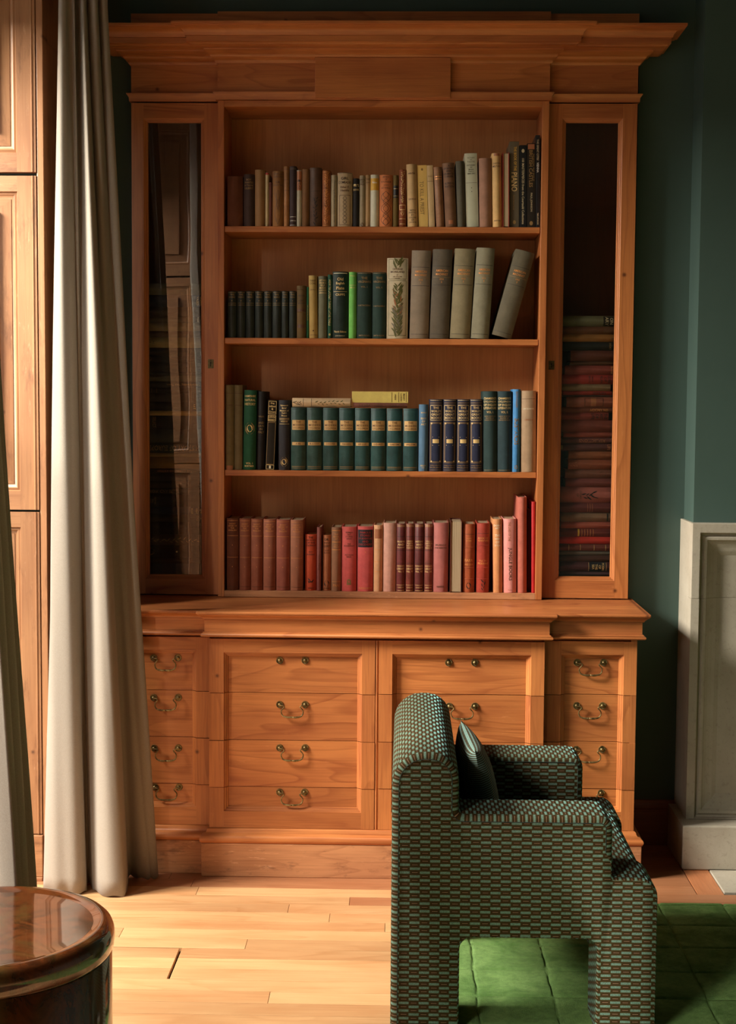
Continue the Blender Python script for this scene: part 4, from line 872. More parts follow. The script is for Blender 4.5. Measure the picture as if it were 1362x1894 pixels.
row4 += [
 (*S(564.6, 585.4), 988, (196, 78, 44), 'c', 'orange red book with black crown', [('T', 'THE|LOST WORLD|OF THE|COLORADO', .97, .78, .9, 'k'), ('T', 'JACK|ATKINS', .71, .62, .7, 'k'), ('O', .15, .2, 'k', 3), ('B', .145, .165, 'k', .4), ('T', 'WARNE', .06, .03, .7, 'k')], {'back': .012, 'd': .12}),
 (*S(586.2, 594.2), 975, (146, 82, 72), 'c', 'thin dusty mauve book', [('V', 'The Prose Anthology', .8, .1, .4, 0, 'n')]),
 (*S(597, 612.2), 989.3, (186, 112, 72), 'c', 'short orange tan book with round emblem', [('T', 'DR.|CROWLEY|QUEST', .95, .77, .84, 'k'), ('T', 'JOHN|BOYCE', .74, .66, .7, 'n'), ('D', .13, .3, 'k'), ('D', .13, .2, 's'), ('T', 'WARNE', .06, .03, .8, 'k')], {'back': .01, 'd': .12}),
 (*S(613, 631), 975, (156, 108, 78), 'c', 'tan brown book with gold lines', [('L', .95, 'o', .0016), ('L', .77, 'o', .0016), ('L', .65, 'o', .0016), ('T', 'THE|BOOK|OF', .91, .8, .6, 'o'), ('T', 'H.G.|WELLS', .74, .68, .6, 'o'), ('L', .15, 'o'), ('T', 'PAN', .12, .06, .6, 'o')]),
 (*S(632, 659.4), 974, (204, 88, 82), 'c', 'coral pink book with bell stamp', [('T', 'ROMAN|ART|STORIES|SERIES', .93, .8, .72, 'n'), ('T', 'THE|EDINBURGH', .75, .69, .7, 'n'), ('T', 'VICTORIAN|SERIES', .58, .52, .6, 'n'), ('D', .15, .14, 'd'), ('B', .1, .13, 'd', .3)]),
 (*S(661, 690.2), 973.3, (198, 84, 80), 'c', 'pink red book with navy patch', [('B', .68, .95, 'b', .94), ('T', 'FAMOUS|STORIES|OF ADVENTURE|AND|DISCOVERY', .93, .7, .84, 'r'), ('T', 'V', .62, .59, .3, 'o'), ('T', 'DUCKWORTH', .07, .03, .8, 'o')]),
 (*S(691.2, 707.8), 971, (206, 152, 110), 'c', 'peach coloured narrow book', [('L', .63, 'o'), ('L', .45, 'o'), ('L', .3, 'o'), ('B', .8, .94, 's', .8)]),
 (*S(708.6, 732.2), 967, (202, 148, 128), 'c', 'plain pale rose book', []),
]
mt_ = ['RELIGION|AND|PHILOSOPHY', 'GREEK|POETS|NATURAL|SCIENCE', 'HISTORY|AND|SOCIETY', 'VOLS. I|CRITICS|AND|ESSAYS']
for i, (a, b) in enumerate([(733, 749.4), (750.2, 765.4), (766.4, 783.4), (784.4, 800.4)]):
    row4.append((*S(a, b), 968.4, [(104, 46, 44), (122, 58, 48), (100, 46, 44), (122, 62, 52)][i], 'l', 'slim maroon set volume', [('T', mt_[i], .76, .63, .84, 'g'), ('L', .81, 'k'), ('L', .61, 'k'), ('L', .42, 'k'), ('T', "NEWNES'S|LIBRARY|No. %s" % ['I', 'V', 'VI', 'IX'][i], .4, .28, .84, 'g'), ('L', .96, 'g'), ('L', .98, 'g'), ('T', 'LONDON', .08, .05, .7, 'g'), ('L', .1, 'g'), ('L', .02, 'g')]))
row4 += [
 (801.6, 830, 800.8, 828.8, 966.5, (172, 100, 92), 'c', 'wide dusty pink book', [('T', 'MUSINGS|AND MEMORIES', .7, .62, .8, 'n'), ('T', 'HARPER', .1, .06, .5, 'n')]),
 (*S(832, 853.4), 963.4, (96, 46, 30), 'c', 'book with page edges facing out', [], {'fore': True}),
 (857.6, 880, 855.6, 877.8, 968.6, (158, 78, 44), 'l', 'worn orange leather book', [('L', .85, 'k'), ('T', 'JULIAN|HOME', .8, .74, .7, 'o'), ('L', .66, 'k'), ('T', 'FARR|AND SON', .5, .38, .7, 'o'), ('L', .36, 'k'), ('L', .2, 'k'), ('D', .1, .2, 'k')], {'frayed': .004, 'ribs': (.2, .36, .66)}),
 (882.2, 904.6, 881, 904.6, 967, (160, 60, 44), 'l', 'worn scarlet leather book', [('L', .85, 'k'), ('T', 'BOOK OF|ADVENTURES', .8, .73, .84, 'o'), ('L', .68, 'k'), ('T', 'Vol. IV.|PICKERING', .48, .4, .8, 'o'), ('L', .36, 'k'), ('L', .2, 'k'), ('O', .04, .18, 'k', 5)], {'frayed': .004, 'ribs': (.2, .36, .68)}),
 (911.6, 929, 912.6, 930.2, 960, (198, 132, 82), 'c', 'light tan orange book', [('T', 'DORIC|ART', .93, .86, .8, 'c'), ('T', 'THE|HERMIT|OF|EYTON', .8, .62, .6, 'c')]),
 (930.8, 955.6, 931.4, 955.6, 959.5, (224, 138, 128), 'p', 'pale pink jacket book with vertical title', [('V', 'THE LIVES OF THE', .96, .7, .22, -.04, 's'), ('V', 'JUNGLE BOOKS', .68, .1, .34, 0, 'n'), ('T', 'Pavilion', .05, .03, .6, 's')]),
 (957.4, 975, 957.6, 974.6, 919, (176, 94, 76), 'c', 'tall worn salmon book standing proud', [], {'d': .2, 'frayed': .003}),
 (*S(975.8, 983), 942, (76, 20, 20), 'c', 'dark crimson book set deep', [], {'back': .03}),
 (*S(983.6, 990.6), 928, (170, 30, 30), 'c', 'thin bright red book', [], {'d': .19}),
]
shelf_row(3, 'bottom shelf', row4, 1.2, .15)
# three books lying on top of the encyclopedia set
def lying(label, x0, x1, z0, z1, y, d, col, kind='c', ops=(), gain=1.5, group='books lying on the encyclopedia set', **k):
    rt = book(label, group, (z1 - z0), (x1 - x0), d, col, kind, gain, ops, **k)
    rt.rotation_euler = (0, math.pi / 2, 0); rt.location = (x0, y, (z0 + z1) / 2); return rt
yy = YS + .014
ztop = max((at(x, 753.6, YS + .012).z for x in (560, 700)))
ztop = at(760, 755.8, YS + .012).z + .0035
hx = lambda px: at(px, 745, yy).x
zA = ztop + (752.5 - 736) / F * yy
lying('cream book with dark ornament lying on the left encyclopedia volumes', hx(541), hx(649), ztop, zA, yy, .13, (190, 158, 122), 'c', [('O', .02, .16, 'k', 8), ('O', .4, .9, 'v', 14), ('L', .19, 'k'), ('L', .33, 'k')])
zB = ztop + (754.5 - 746) / F * yy
lying('thin maroon book lying under the yellow one', hx(654), hx(753.4), ztop, zB, yy + .002, .13, (112, 66, 52), 'c', [('V', 'HOW WINDOWS DOOR CHAMBERLAIN', .95, .1, .6, 0, 'n')])
lying('yellow book lying on the thin maroon book', hx(651.5), hx(755.3), zB + .0005, zB + .0005 + (745.5 - 725) / F * yy, yy, .13, (212, 170, 92), 'p', [('L', .71, 'n', .0009), ('L', .83, 'n', .0009), ('L', .965, 'n', .001), ('T', 'PRIDE', .79, .75, .6, 'n'), ('T', 'MARY|CLAYBORN', .95, .85, .7, 'n')], bulge=.001)
# stacks behind the glass doors
def stack(side, ys, cols, xs, xe, gain):
    yb_ = YV + .045; n = len(cols); z = zwb + .0003; zl = [at(700, y, yb_).z for y in ys]
    zl[-1] = z; lim = [max(zl[i], zl[-1]) for i in range(n + 1)]
    rr = random.Random(3 if side == 'left' else 5)
    for i in range(n - 1, -1, -1):
        c = cols[i]; nm, col = c[0], c[1]; ops = c[2] if len(c) > 2 else []
        x0, x1 = xs, xe
        if len(c) > 3: x0, x1 = c[3]
        a, b_ = at(x0, 900, yb_).x, at(x1, 900, yb_).x
        k = n - i
        pos = ordi(i + 1) + ' from top' if i < n / 2 else ordi(n - i) + ' from bottom'
        dd = rr.uniform(.11, .14)
        lying('%s, %s of stack behind %s glass door' % (nm, pos, side), a + rr.uniform(0, .012), b_ - rr.uniform(0, .006), lim[i + 1] + .0002, lim[i] - .0002, yb_ + rr.uniform(0, .006), dd, col, c[4] if len(c) > 4 else 'c', ops, gain, 'books stacked behind the %s glass door' % side)
V = lambda t, a, b, c='d', wf=.5: ('V', t, a, b, wf, 0, c)
TT = lambda t, a, b, c='d': ('T', t, a, b, .8, c)
stack('left', [526.3, 547.5, 569.7, 587.5, 599.5, 614.6, 626, 645.5, 660, 672.5, 690, 697, 708, 719.5, 730, 746, 762.7, 771.5, 797, 822, 841, 848, 870, 878, 893, 906, 918, 941, 955, 969, 992, 1012, 1035, 1046, 1064],
 [('grey book', (84, 78, 64)), ('navy blue book with gilt title', (26, 34, 52), [TT('GREEK|VASES', .95, .84, 'g')]), ('dark brown book', (44, 32, 24)), ('taupe book', (74, 62, 46), [TT('POEMS', .9, .86, 'c')]), ('sand coloured book', (118, 98, 70)),
  ('brown book', (72, 50, 32)), ('cream book', (140, 118, 78), [TT('H|I|S', .22, .04, 'k')]), ('black book with cream patch', (30, 24, 18), [('B', .0, .1, 'c', .8)]), ('black book with round stamp', (20, 17, 14), [('D', .1, .3, 'd')]), ('charcoal book', (34, 30, 26)), ('dark slate book', (38, 36, 32)),
  ('thin grey book', (88, 80, 64)), ('slim black book with long title', (26, 24, 24), [V('Understanding Your Town', .9, .4)]), ('black book with two gilt lines', (24, 22, 20), [('L', .12, 'd'), ('L', .2, 'd')]), ('dark brown cloth book', (40, 30, 24)), ('blackish book', (22, 19, 17), [TT('ART', .85, .8, 'g')]),
  ('thin straw yellow book', (160, 122, 70)), ('thick black book with pale lettering', (24, 22, 22), [TT('SELECT|WORKS', .25, .06)]), ('slate grey book', (50, 50, 46)), ('dark green history book', (28, 36, 32), [V('HISTORY OF EUROPE', .9, .08)]), ('thin tan book', (136, 104, 64)),
  ('thick golden brown book', (116, 80, 38)), ('thin black book with copper title', (28, 22, 18), [V('THE CAMBRIDGE HISTORY', .9, .1, 's')]), ('black cloth book', (26, 22, 20)), ('dark umber book', (44, 32, 24)), ('black book with spaced title', (22, 20, 20), [V('LIFE AND WORK', .5, .05)]),
  ('thick black book with gold column', (18, 18, 20), [TT('NOTES|ON|ART', .2, .08)]), ('midnight blue book with gilt letters', (24, 30, 44), [TT('THE|GREAT|WAR', .98, .75, 'g')]), ('dark moss book', (34, 32, 22), [TT('A|TALE', .95, .85)]), ('thick jet black book', (14, 12, 12)),
  ('brown patterned book', (60, 46, 32), [('O', .05, .9, 'd', 20)]), ('black book with gold specks', (22, 20, 18), [('D', .12, .3, 'd'), ('D', .55, .06, 'g')]), ('thin dark book', (20, 16, 14)), ('deep blue book', (26, 34, 48))], 262, 383, 1.5)
stack('right', [582, 601.8, 616, 630, 646, 665.5, 673.5, 690.8, 708, 720.6, 728, 731.6, 750.9, 760.4, 774.5, 796.8, 806.4, 818, 831, 847.2, 865, 881.6, 897.6, 926.8, 944.7, 962, 974.2, 989.4, 1003, 1015.5, 1023.4, 1035.4, 1053.4, 1062, 1068],
 [('grey book with black label', (112, 106, 76), [('B', .72, .98, 'k', .9), TT('ESSAYS|ON|ART', .97, .74, 'p')], (1030, 1143)), ('rusty brown book', (104, 60, 34), [('B', .72, .86, 'n', .7)], (1030, 1143)), ('ochre book', (158, 104, 50), [TT('H|J', .98, .84, 'k')], (1032, 1144)), ('black book with gold capitals', (28, 24, 20), [TT('HANDS|SHORT', .95, .8, 'd')], (1031, 1142)),
  ('dark brick book', (96, 46, 30), [], (1047, 1142)), ('thin brown book', (88, 50, 24), [], (1050, 1142)), ('dull red book', (136, 60, 48), [TT('The|Baronet', .98, .78, 'o')], (1036, 1146)), ('crimson book with black title', (162, 52, 42), [TT('LORD|OF|ALLAN', .94, .72, 'k'), TT('MAJOR|BRYCE', .6, .5, 'k')], (1032, 1134)),
  ('stone coloured short book', (136, 108, 78), [], (1032, 1127.6)), ('thin red short book', (152, 46, 34), [V('THE ROAD', .9, .6, 'k')], (1032, 1129.6)), ('very thin dark brown book', (62, 34, 26), [], (1040, 1136)), ('russet book with boxed ornament', (148, 80, 58), [('F', .34, .68, 'k', .8), ('B', .45, .55, 's', .9)], (1040, 1146)),
  ('thin chestnut book', (124, 62, 40), [V('ON ARCADY', .9, .55, 'o')], (1034, 1134)), ('short red book', (140, 58, 44), [TT('THE|ART|OF|LIFE', .98, .62, 'k')], (1032, 1124)), ('thick reddish brown book', (124, 56, 40), [TT('MY|LIFE', .9, .82, 'k')], (1032, 1145)), ('thin brick red book', (142, 64, 46), [], (1035, 1144)),
  ('mauve book with long faint title', (106, 56, 50), [V('REFLECTIONS', .86, .25, 's'), ('D', .93, .4, 's')], (1032, 1140)), ('plum book', (96, 52, 48), [TT('OF|LIFE', .98, .82, 's'), ('B', .0, .06, 'd', .6)], (1030, 1140)), ('terracotta book', (146, 82, 48), [], (1046, 1140)), ('burnt orange book', (142, 72, 44), [('O', .02, .2, 's', 6)], (1050, 1142)),
  ('dusty brown book', (124, 72, 54), [('D', .72, .3, 'n')], (1042, 1142)), ('rose brown book', (124, 60, 52), [], (1042, 1140)), ('thick pink book with black emblem', (164, 88, 76), [('O', .42, .66, 'k', 8), TT('STORY|OF', .4, .3, 'n')], (1033, 1143)), ('burgundy book', (104, 44, 40), [('L', .5, 's'), ('L', .54, 's'), ('L', .58, 's')], (1033, 1142)),
  ('greyish tan book with black rule', (134, 98, 74), [('B', .84, .87, 'k', .8), TT('A', .4, .36, 'n')], (1033, 1142)), ('salmon red book', (172, 84, 66), [TT('2|.', .98, .9, 'k')], (1033, 1142)), ('crimson book with rows of gilt dots', (112, 40, 32), [('L', .36, 'y', .003)] + [('L', .42 + .05 * k, 'o') for k in range(5)], (1033, 1142)), ('vivid scarlet book', (204, 50, 34), [('D', .94, .2, 'd')], (1033, 1142)),
  ('ribbed brown red book', (112, 50, 38), [('L', .02, 'g'), ('L', .2, 'g'), ('L', .4, 'g'), ('L', .64, 'g'), ('L', .84, 'g')], (1032, 1142)), ('thin book with grey page edges', (104, 92, 80), [], (1032, 1142)), ('dark russet book', (76, 42, 32), [], (1034, 1142)), ('maroon book with black gilt edged label', (78, 34, 36), [('B', .54, .84, 'b', .98), ('L', .53, 'g'), ('L', .85, 'g'), TT('POEMS|OF|THE|SEA', .82, .58, 'g')], (1034, 1142)),
  ('thin purple brown book', (84, 52, 54), [], (1033, 1142)), ('thin dark maroon book', (60, 28, 28), [], (1033, 1142))], 1033, 1142, 1.0)
# ------------------------------------------------------------------ rug
RX0, RX1, RY0, RY1 = .004, 2.35, 1.75, 4.765
rug = thing('carved_rug', 'grass green wool rug carved with a grid of squares under the armchair', 'rug', (1.1, 3.2, 0))
def gridlines(lo, hi, first, pitch, k=.02):
    g = []; a = first
    while a > lo: a -= pitch
    a += pitch
    L = [lo]
    while a < hi:
        L.append(a); a += pitch
    L.append(hi); out = []
    for p, q in zip(L, L[1:]):
        out += [(p, 1 if p != lo else 0)]
        w_ = q - p
        out += [(p + w_ * t, 0) for t in (k, k * 2.2, .12, .25, .38, .5, .62, .75, .88, 1 - k * 2.2, 1 - k)]
    return out + [(hi, 0)]
gx = gridlines(RX0, RX1, .2145, .2135); gy = gridlines(RY0, RY1, 4.362, .1935, .04)
rr = random.Random(11); ph = [rr.uniform(0, 6.28) for _ in range(400)]
vs = []; nx, ny = len(gx), len(gy)
for i, (x, fx) in enumerate(gx):
    for j, (y, fy) in enumerate(gy):
        edge = i in (0, nx - 1) or j in (0, ny - 1)
        wx = .0022 * math.sin(y * 23 + ph[i // 12]) + .0015 * math.sin(y * 61 + ph[i // 12 + 50]); wy = .0022 * math.sin(x * 21 + ph[100 + j // 12]) + .0012 * math.sin(x * 57 + ph[150 + j // 12])
        z = .013 + .0004 * math.sin(x * 31 + y * 17) * math.sin(y * 29 - x * 13) - .006 * fx - .0085 * fy * (1 - fx)
        if not max(fx, fy):
            dmx = min(abs(x - a) for a, f in gx[max(0, i - 2):i + 3] if f) if any(f for a, f in gx[max(0, i - 2):i + 3]) else 1
            dmy = min(abs(y - a) for a, f in gy[max(0, j - 2):j + 3] if f) if any(f for a, f in gy[max(0, j - 2):j + 3]) else 1
            z -= .0012 * (min(dmx, dmy) < .006)
        if edge: z = .009
        vs.append((x + (0 if edge else wx), y + (0 if edge else wy), z))
fs = [(i * ny + j, (i + 1) * ny + j, (i + 1) * ny + j + 1, i * ny + j + 1) for i in range(nx - 1) for j in range(ny - 1)]
MB().idx(vs, fs).build('carved_pile', CARPET, rug, smooth=80)
MB().box(RX0 + .002, RX1 - .002, RY0 + .002, RY1 - .002, .0005, .0088).build('rug_backing', CARPET, rug)
RT = .0135
# ------------------------------------------------------------------ armchair
def rounded(pts, seg=7):
    out = []; n = len(pts)
    for i in range(n):
        p = Vector(pts[i][:2]); r = pts[i][2]
        if r <= 0: out.append(tuple(p)); continue
        a = (Vector(pts[i - 1][:2]) - p).normalized(); b = (Vector(pts[(i + 1) % n][:2]) - p).normalized()
        ang = a.angle(b); t = r / math.tan(ang / 2); c = p + (a + b).normalized() * (r / math.sin(ang / 2))
        p0, p1 = p + a * t, p + b * t
        a0 = math.atan2(*(p0 - c).yx); a1 = math.atan2(*(p1 - c).yx); d = (a1 - a0 + math.pi) % (2 * math.pi) - math.pi
        out += [(c.x + r * math.cos(a0 + d * k / seg), c.y + r * math.sin(a0 + d * k / seg)) for k in range(seg + 1)]
    return out
def dens(P, step=.03):
    out = []
    for i in range(len(P)):
        a, b = Vector(P[i]), Vector(P[(i + 1) % len(P)]); n = max(1, int((b - a).length / step))
        out += [tuple(a.lerp(b, k / n)) for k in range(n)]
    return out
def normals(P):
    n = len(P); out = []
    for i in range(n):
        a = Vector(P[i]) - Vector(P[i - 1]); b = Vector(P[(i + 1) % n]) - Vector(P[i])
        if a.length < 1e-7: a = b
        if b.length < 1e-7: b = a
        na = Vector((a.y, -a.x)).normalized(); nb = Vector((b.y, -b.x)).normalized(); s_ = na + nb
        s_ = s_ / max(s_.length_squared, .3) * 2 if s_.length > 1e-6 else na
        out.append(s_)
    return out       # pointing out for counter-clockwise outlines
def upholstered(name, P, y0, y1, inset0, inset1, par, seam0=True, seam1=True, fold=None):
    """solid along Y with outline P (x,z) ccw; inset functions give the crown radius per point at each end"""
    N = normals(P); n = len(P); arc = [0]
    for i in range(n): arc.append(arc[-1] + (Vector(P[(i + 1) % n]) - Vector(P[i])).length)
    rings = []
    st = [(1, 0), (.62, .08), (.29, .29), (.08, .62), (0, 1)]
    I0 = [inset0(p) for p in P]; I1 = [inset1(p) for p in P]; R0 = max(max(I0), .0005); R1 = max(max(I1), .0005)
    for a, b in st: rings.append([(p[0] - N[i].x * I0[i] * a, y0 + R0 * b, p[1] - N[i].y * I0[i] * a, R0 * b) for i, p in enumerate(P)])
    ln = y1 - y0
    k = max(1, int(ln / .1))
    for q in range(1, k): rings.append([(p[0], y0 + R0 + (ln - R0 - R1) * q / k, p[1], 0) for p in P])
    for a, b in st[::-1]: rings.append([(p[0] - N[i].x * I1[i] * a, y1 - R1 * b, p[1] - N[i].y * I1[i] * a, 0) for i, p in enumerate(P)])
    m = MB()
    for r, s_ in zip(rings, rings[1:]):
        for i in range(n):
            j = (i + 1) % n; q = [r[i], r[j], s_[j], s_[i]]; ar = [arc[i], arc[i + 1], arc[i + 1], arc[i]]
            m.face([v[:3] for v in q], 0, [(v[1], a) for v, a in zip(q, ar)])
    for r, s_ in ((rings[0], 1), (rings[-1], -1)):
        pts = [v[:3] for v in r]
        uv = [(v[0] + .004, max(v[2], RT)) for v in r]
        if s_ < 0: pts = pts[::-1]; uv = uv[::-1]
        m.face(pts, 0, uv)
    for i in range(len(m.v)):
        x, y, z = m.v[i]
        if z < RT: m.v[i] = (x, y, RT)
    o = m.build(name, WEAVE, par, smooth=50, recalc=True)
    return o, [v[:3] for v in rings[0]], [v[:3] for v in rings[-1]]
CY0, CY1 = 3.735, 4.545
chair = thing('armchair', 'boxy armchair covered in teal and brown woven dash fabric, seen from its side', 'armchair', (.3, 4.14, RT))
g = lambda px, py: at(px, py, CY0)
cr = .018
xA = g(737, 1600).x - cr; xC = g(847, 1480).x + cr * .2; xE = g(1134, 1580).x; xG = g(1216, 1760).x
zB = g(790, 1404).z + cr * .95; zDd = g(980, 1520).z + cr * .9; zS = g(1180, 1626).z; zJ = g(980, 1737).z
xI, xK = g(1104, 1800).x, g(850, 1800).x
near_outline = [(xA, 0, 0), (xK, 0, 0), (xK, zJ, .034), (xI, zJ, .03), (xI, 0, 0), (xG, 0, 0), (xG, zS, .05), (xE, zS, .008), (xE, zDd, .034), (xC, zDd, .012), (xC, zB, .075), (xA, zB, .085)]
far_outline = [(xA, 0, 0), (xK - .03, 0, 0), (xK - .03, zJ, .034), (.575, zJ, .03), (.575, 0, 0)] + near_outline[5:]
PN, PF = dens(rounded(near_outline)), dens(rounded(far_outline))
full = lambda p: (cr if (p[0] < xA + .1 and (p[0] < xA + .004 or p[1] > zDd)) or p[1] > zDd - .03 or (p[0] > xE - .04 and p[1] > zS + .06) else (.004 if p[1] > RT + .001 else 0))
armin = lambda p: .016 if (p[0] > xC + .01 and p[1] > zS + .03) else .0003
AW = .168
o, r0, _ = upholstered('side_panel', PN, CY0, CY0 + AW, full, armin, chair)
def piping(loop, par):
    L = [p for p in loop if p[2] > RT + .002]
    # start the open seam at the floor
    k = max(range(len(loop)), key=lambda i: (Vector(loop[i]) - Vector(loop[i - 1])).length)
    m_ = MB(); n = len(loop)
    for a in range(n):
        p, q = Vector(loop[a]), Vector(loop[(a + 1) % n])
        if (p.z < RT + .002 and q.z < RT + .002) or not (full((p.x - cr, p.z)) > .01 or full((p.x, p.z + cr)) > .01 or full((p.x + cr, p.z)) > .01): continue
        d = (q - p)
        if d.length > 1e-5: m_.tube([p, q], .0011, 5, cap=False)
    return m_.build('seam_piping', PIPE, par)
PIPE = plain('dark_green_piping', lin(30, 40, 30), .8, bump=0)
piping([(x, y - .0002, z) for x, y, z in r0], chair)
o, r0, r1 = upholstered('side_panel', PF, CY1 - AW, CY1, armin, full, chair)
arm_loop = [(x, y - .0002, z) for x, y, z in r0 if x > xC + .012 and z > zS + .03]
m_ = MB()
for p, q in zip(arm_loop, arm_loop[1:]):
    if (Vector(p) - Vector(q)).length < .1: m_.tube([p, q], .0011, 5, cap=False)
m_.build('seam_piping', PIPE, chair)
mid = [(xA, zS - .085, .0), (xG - .02, zS - .085, .03), (xG, zS, .05), (xC, zS, .006), (xC, zB, .075), (xA, zB, .085)]
upholstered('seat_and_back', dens(rounded(mid)), CY0 + AW, CY1 - AW, lambda p: .0003, lambda p: .0003, chair)
# cushion leaning on the backrest
cu = thing('scatter_cushion', 'ribbed dark teal scatter cushion leaning against the armchair backrest', 'cushion', (.20, 4.19, zS + .16))
n = 22; hw = .198; hz = .145; th = .05; vs = []; uvs = []
for sd in (-1, 1):
    for i in range(n + 1):
        for j in range(n + 1):
            u, v = 2 * i / n - 1, 2 * j / n - 1
            f_ = max(0, (1 - abs(u) ** 2.6) * (1 - abs(v) ** 2.6)) ** .5
            pin = 1 - .045 * (u * u) * (1 - v * v) * 0 - .06 * (1 - abs(u)) * abs(v) ** 3 * .5
            vs.append((sd * th * f_, u * hw * (1 - .05 * (1 - v * v) * abs(u)), v * hz * (1 - .07 * (1 - u * u) * abs(v)) + 0)); uvs.append((u * hw, v * hz + sd * .1))
m = MB(); tilt = Matrix.Rotation(math.radians(-12), 4, 'Y'); K = (n + 1) ** 2
for sd in (0, 1):
    for i in range(n):
        for j in range(n):
            a = [sd * K + i * (n + 1) + j, sd * K + (i + 1) * (n + 1) + j, sd * K + (i + 1) * (n + 1) + j + 1, sd * K + i * (n + 1) + j + 1]
            if not sd: a = a[::-1]
            m.face([tuple(tilt @ Vector(vs[k])) for k in a], 0, [uvs[k] for k in a])
co = m.build('cushion_cover', STRIPE, cu, smooth=80, local=True)
cu.location = (xC + .068, 4.14, zS + .142)
cu.rotation_euler = (0, 0, math.radians(3.5))
# ------------------------------------------------------------------ drum side table
tc_ = at(-20, 1710, 3.1); tx, ty, tz = tc_.x - .005, 3.1, tc_.z
tab = thing('drum_table', 'round glossy dark burl wood drum side table in the bottom left corner', 'side table', (tx, ty, 0))
MB().lathe([(.10, .0), (.262, .0), (.268, .004), (.270, .012), (.270, tz - .0655), (.268, tz - .0637), (.10, tz - .0635)], (tx, ty, 0), 'Z', 96).build('drum_body', BURL, tab, smooth=50)
MB().lathe([(.20, tz - .0632), (.268, tz - .0632), (.2705, tz - .0615), (.2745, tz - .053), (.277, tz - .036), (.2755, tz - .022), (.2705, tz - .010), (.262, tz - .002), (.252, tz + .001), (.243, tz - .0005), (.236, tz - .0035), (.229, tz - .0055), (.228, tz - .0125), (.2, tz - .0125)], (tx, ty, 0), 'Z', 96).build('rim', BURL, tab, smooth=60)
MB().lathe([(.2285, tz - .013), (.2285, tz - .0055), (.2, tz - .0068), (0, tz - .0075)], (tx, ty, 0), 'Z', 96).build('table_top', BURL, tab, smooth=30)
# ------------------------------------------------------------------ curtains
def catmull(P, k=5):
    out = []; n = len(P)
    for i in range(n - 1):
        p0, p1, p2, p3 = P[max(i - 1, 0)], P[i], P[i + 1], P[min(i + 2, n - 1)]
        for t in [q / k for q in range(k)]:
            out.append(tuple(.5 * ((2 * b) + (-a + c) * t + (2 * a - 5 * b + 4 * c - d) * t * t + (-a + 3 * b - 3 * c + d) * t ** 3) for a, b, c, d in zip(p0, p1, p2, p3)))
    return out + [P[-1]]
def curtain(name, label, bot, topc, zb, ztop, xfun, hem=.10, sub='curtain_fabric'):
    root = thing(name, label, 'curtain', (sum(p[0] for p in bot) / len(bot), sum(p[1] for p in bot) / len(bot), 0))
    B, T_ = catmull(bot, 6), catmull(topc, 6); n = len(B); nz = 60
    vs = []
    for k in range(nz + 1):
        t = k / nz; z = zb + (ztop - zb) * t
        s_ = xfun(z)
        for i in range(n):
            b, u = B[i], T_[i]
            x = b[0] + (u[0] - b[0]) * s_; y = b[1] + (u[1] - b[1]) * s_
            x += .004 * math.sin(z * 3.1 + i * .35) * (1 - t); y += .004 * math.sin(z * 2.3 + i * .5) * (1 - t)
            vs.append((x, y, z + (.004 * math.sin(i * .7) if k == 0 else 0)))
    m = MB().idx(vs, [(k * n + i, k * n + i + 1, (k + 1) * n + i + 1, (k + 1) * n + i) for k in range(nz) for i in range(n - 1)])
    o = m.build(sub, LINEN, root, smooth=85)
    HEM = [tuple(Vector(vs[k * n + i]).lerp(Vector(vs[(k + 1) * n + i]), f) + Vector((0, -.0018, 0))) for k, f in [(int((hem - zb) / (ztop - zb) * nz), ((hem - zb) / (ztop - zb) * nz) % 1)] for i in range(n)]
    pass
    sf = o.modifiers.new('cloth', 'SOLIDIFY'); sf.thickness = .003; sf.offset = 0
    # hem band stitched at the bottom
    k0 = next(k for k in range(nz + 1) if zb + (ztop - zb) * k / nz > hem)
    f0 = (hem - zb) / (ztop - zb) * nz
    L = []
    for i in range(n):
        k = int(f0); a, b = Vector(vs[k * n + i]), Vector(vs[(k + 1) * n + i]); L.append(a.lerp(b, f0 - k))
    return root
W = lambda px, Y, z=0: (at(px, 750 + (1.654 - z) * F / Y, Y).x, Y)
def WX(px, Y, y): return (at(px, y, Y).x, Y)
bot = [WX(px, Y, 1640) for px, Y in [(104, 4.925), (90, 4.90), (83, 4.86), (86, 4.82), (104, 4.792), (128, 4.785), (148, 4.795), (158, 4.83), (159, 4.88), (163, 4.90), (170, 4.86), (182, 4.805), (202, 4.772), (224, 4.772), (235, 4.80), (236, 4.87), (234, 4.95), (244, 4.985), (258, 4.965), (272, 4.955), (282, 4.965), (291, 4.975), (288, 4.995)]]
top_ = [WX(px, Y, 0) for px, Y in [(118, 4.93), (112, 4.915), (109, 4.90), (110, 4.885), (114, 4.87), (120, 4.875), (122, 4.89), (126, 4.90), (133, 4.905), (137, 4.89), (138, 4.93), (144, 4.945), (151, 4.90), (156, 4.90), (159, 4.94), (161, 4.96), (168, 4.925), (176, 4.915), (180, 4.95), (182, 4.975), (190, 4.945), (198, 4.96), (196, 5.01)]]
zt0 = at(150, 0, 4.9).z
def xf(z):
    s = max(0, min(1.0, z / zt0)); return s ** .92
curtain('linen_curtain', 'full length natural linen curtain in soft folds left of the bookcase', bot, top_, .004, 3.3, xf)
b2 = []; t2 = []
for i in range(15):
    y = 4.12 - i * .045; s = (i % 2)
    b2.append((-1.205 + (.118 if i % 2 else .04) - .0 * i, y)); t2.append((-1.215 + (.05 if i % 2 else .01), y - .0))
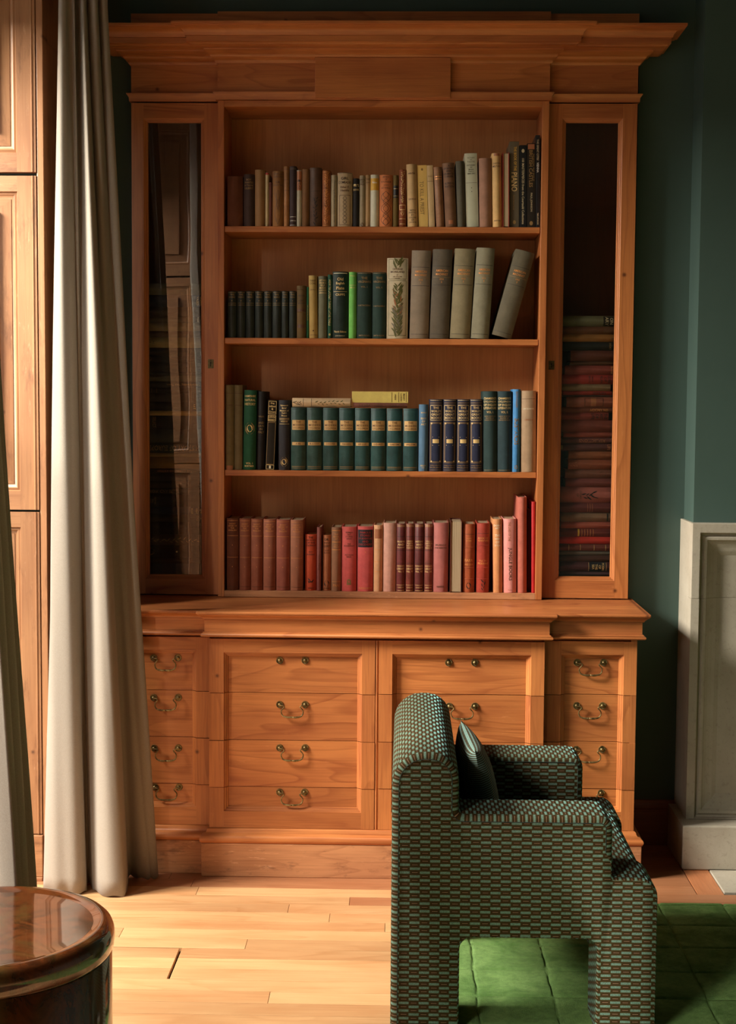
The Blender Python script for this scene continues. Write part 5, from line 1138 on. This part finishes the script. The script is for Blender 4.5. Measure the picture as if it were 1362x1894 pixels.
X0 = at(45, 1640, 3.5).x; Xt = at(0, 960, 3.5).x; zlo, zhi = at(45, 1640, 3.5).z, at(0, 960, 3.5).z
bx = X0 - (Xt - X0) * zlo / (zhi - zlo)
b2 = [(bx - (.06 if i % 2 else .0) + .0, 3.6 - .03 * i) for i in range(7)]
txx = bx + (Xt - X0) * 2.6 / (zhi - zlo)
t2 = [(bx + (Xt - X0) * 2.3 / (zhi - zlo) - (.04 if i % 2 else 0), 3.6 - .025 * i) for i in range(7)]
curtain('linen_curtain', 'shaded linen curtain cut off by the left edge of the frame', b2, t2, .004, 3.3, lambda z: min(1, z / 2.3))
# ------------------------------------------------------------------ stone fireplace surround (left jamb and base)
YF = at(1262.5, 1560, 5.14).y
fp = thing('fireplace_surround', 'pale carved limestone fireplace surround at the right edge', 'fireplace', (1.4, YF + .05, 0))
fx0 = at(1283, 1000, YCB - .045).x; YJ = YCB - .05
fx0 = at(1281, 1000, YJ).x
zft = at(1320, 968.5, YJ).z; zfb = at(1300, 1515, YJ).z
prof = [(.003, .016), (.009, .020), (.017, .010), (.026, .012), (.032, .020), (.042, .027), (.056, .033), (.068, .036), (.084, .044), (.092, .044)]
mb = panel_mesh(fx0, fx0 + .75, zfb, zft, YJ, .030, .3, .034, .002, prof, .05)
js = slice_z(mb, [at(1320, 1108, YJ).z], .0003, 'stone_block', [STONE, STONE], fp)
for o in js:
    b = o.modifiers.new('worn', 'BEVEL'); b.width = .0022; b.segments = 2; b.limit_method = 'ANGLE'; b.angle_limit = .9
MB().box(fx0, xb + .0, YJ + .0505, YW - .001, zfb, zft).build('side_stone', STONE, fp, bevel=.002) if xb > fx0 else None
x1_ = at(1262, 1560, 5.16).x
YP = 5.15
mbp = MB().box(x1_, x1_ + .8, YP, YCB - .0515, .0005, zfb + .0, c=.004)
mbp.build('base_stone', STONE, fp, bevel=.003)
MB().box(x1_, xb - .0, YCB - .051, YW - .024, .0005, zfb).build('base_return_stone', STONE, fp, bevel=.003)
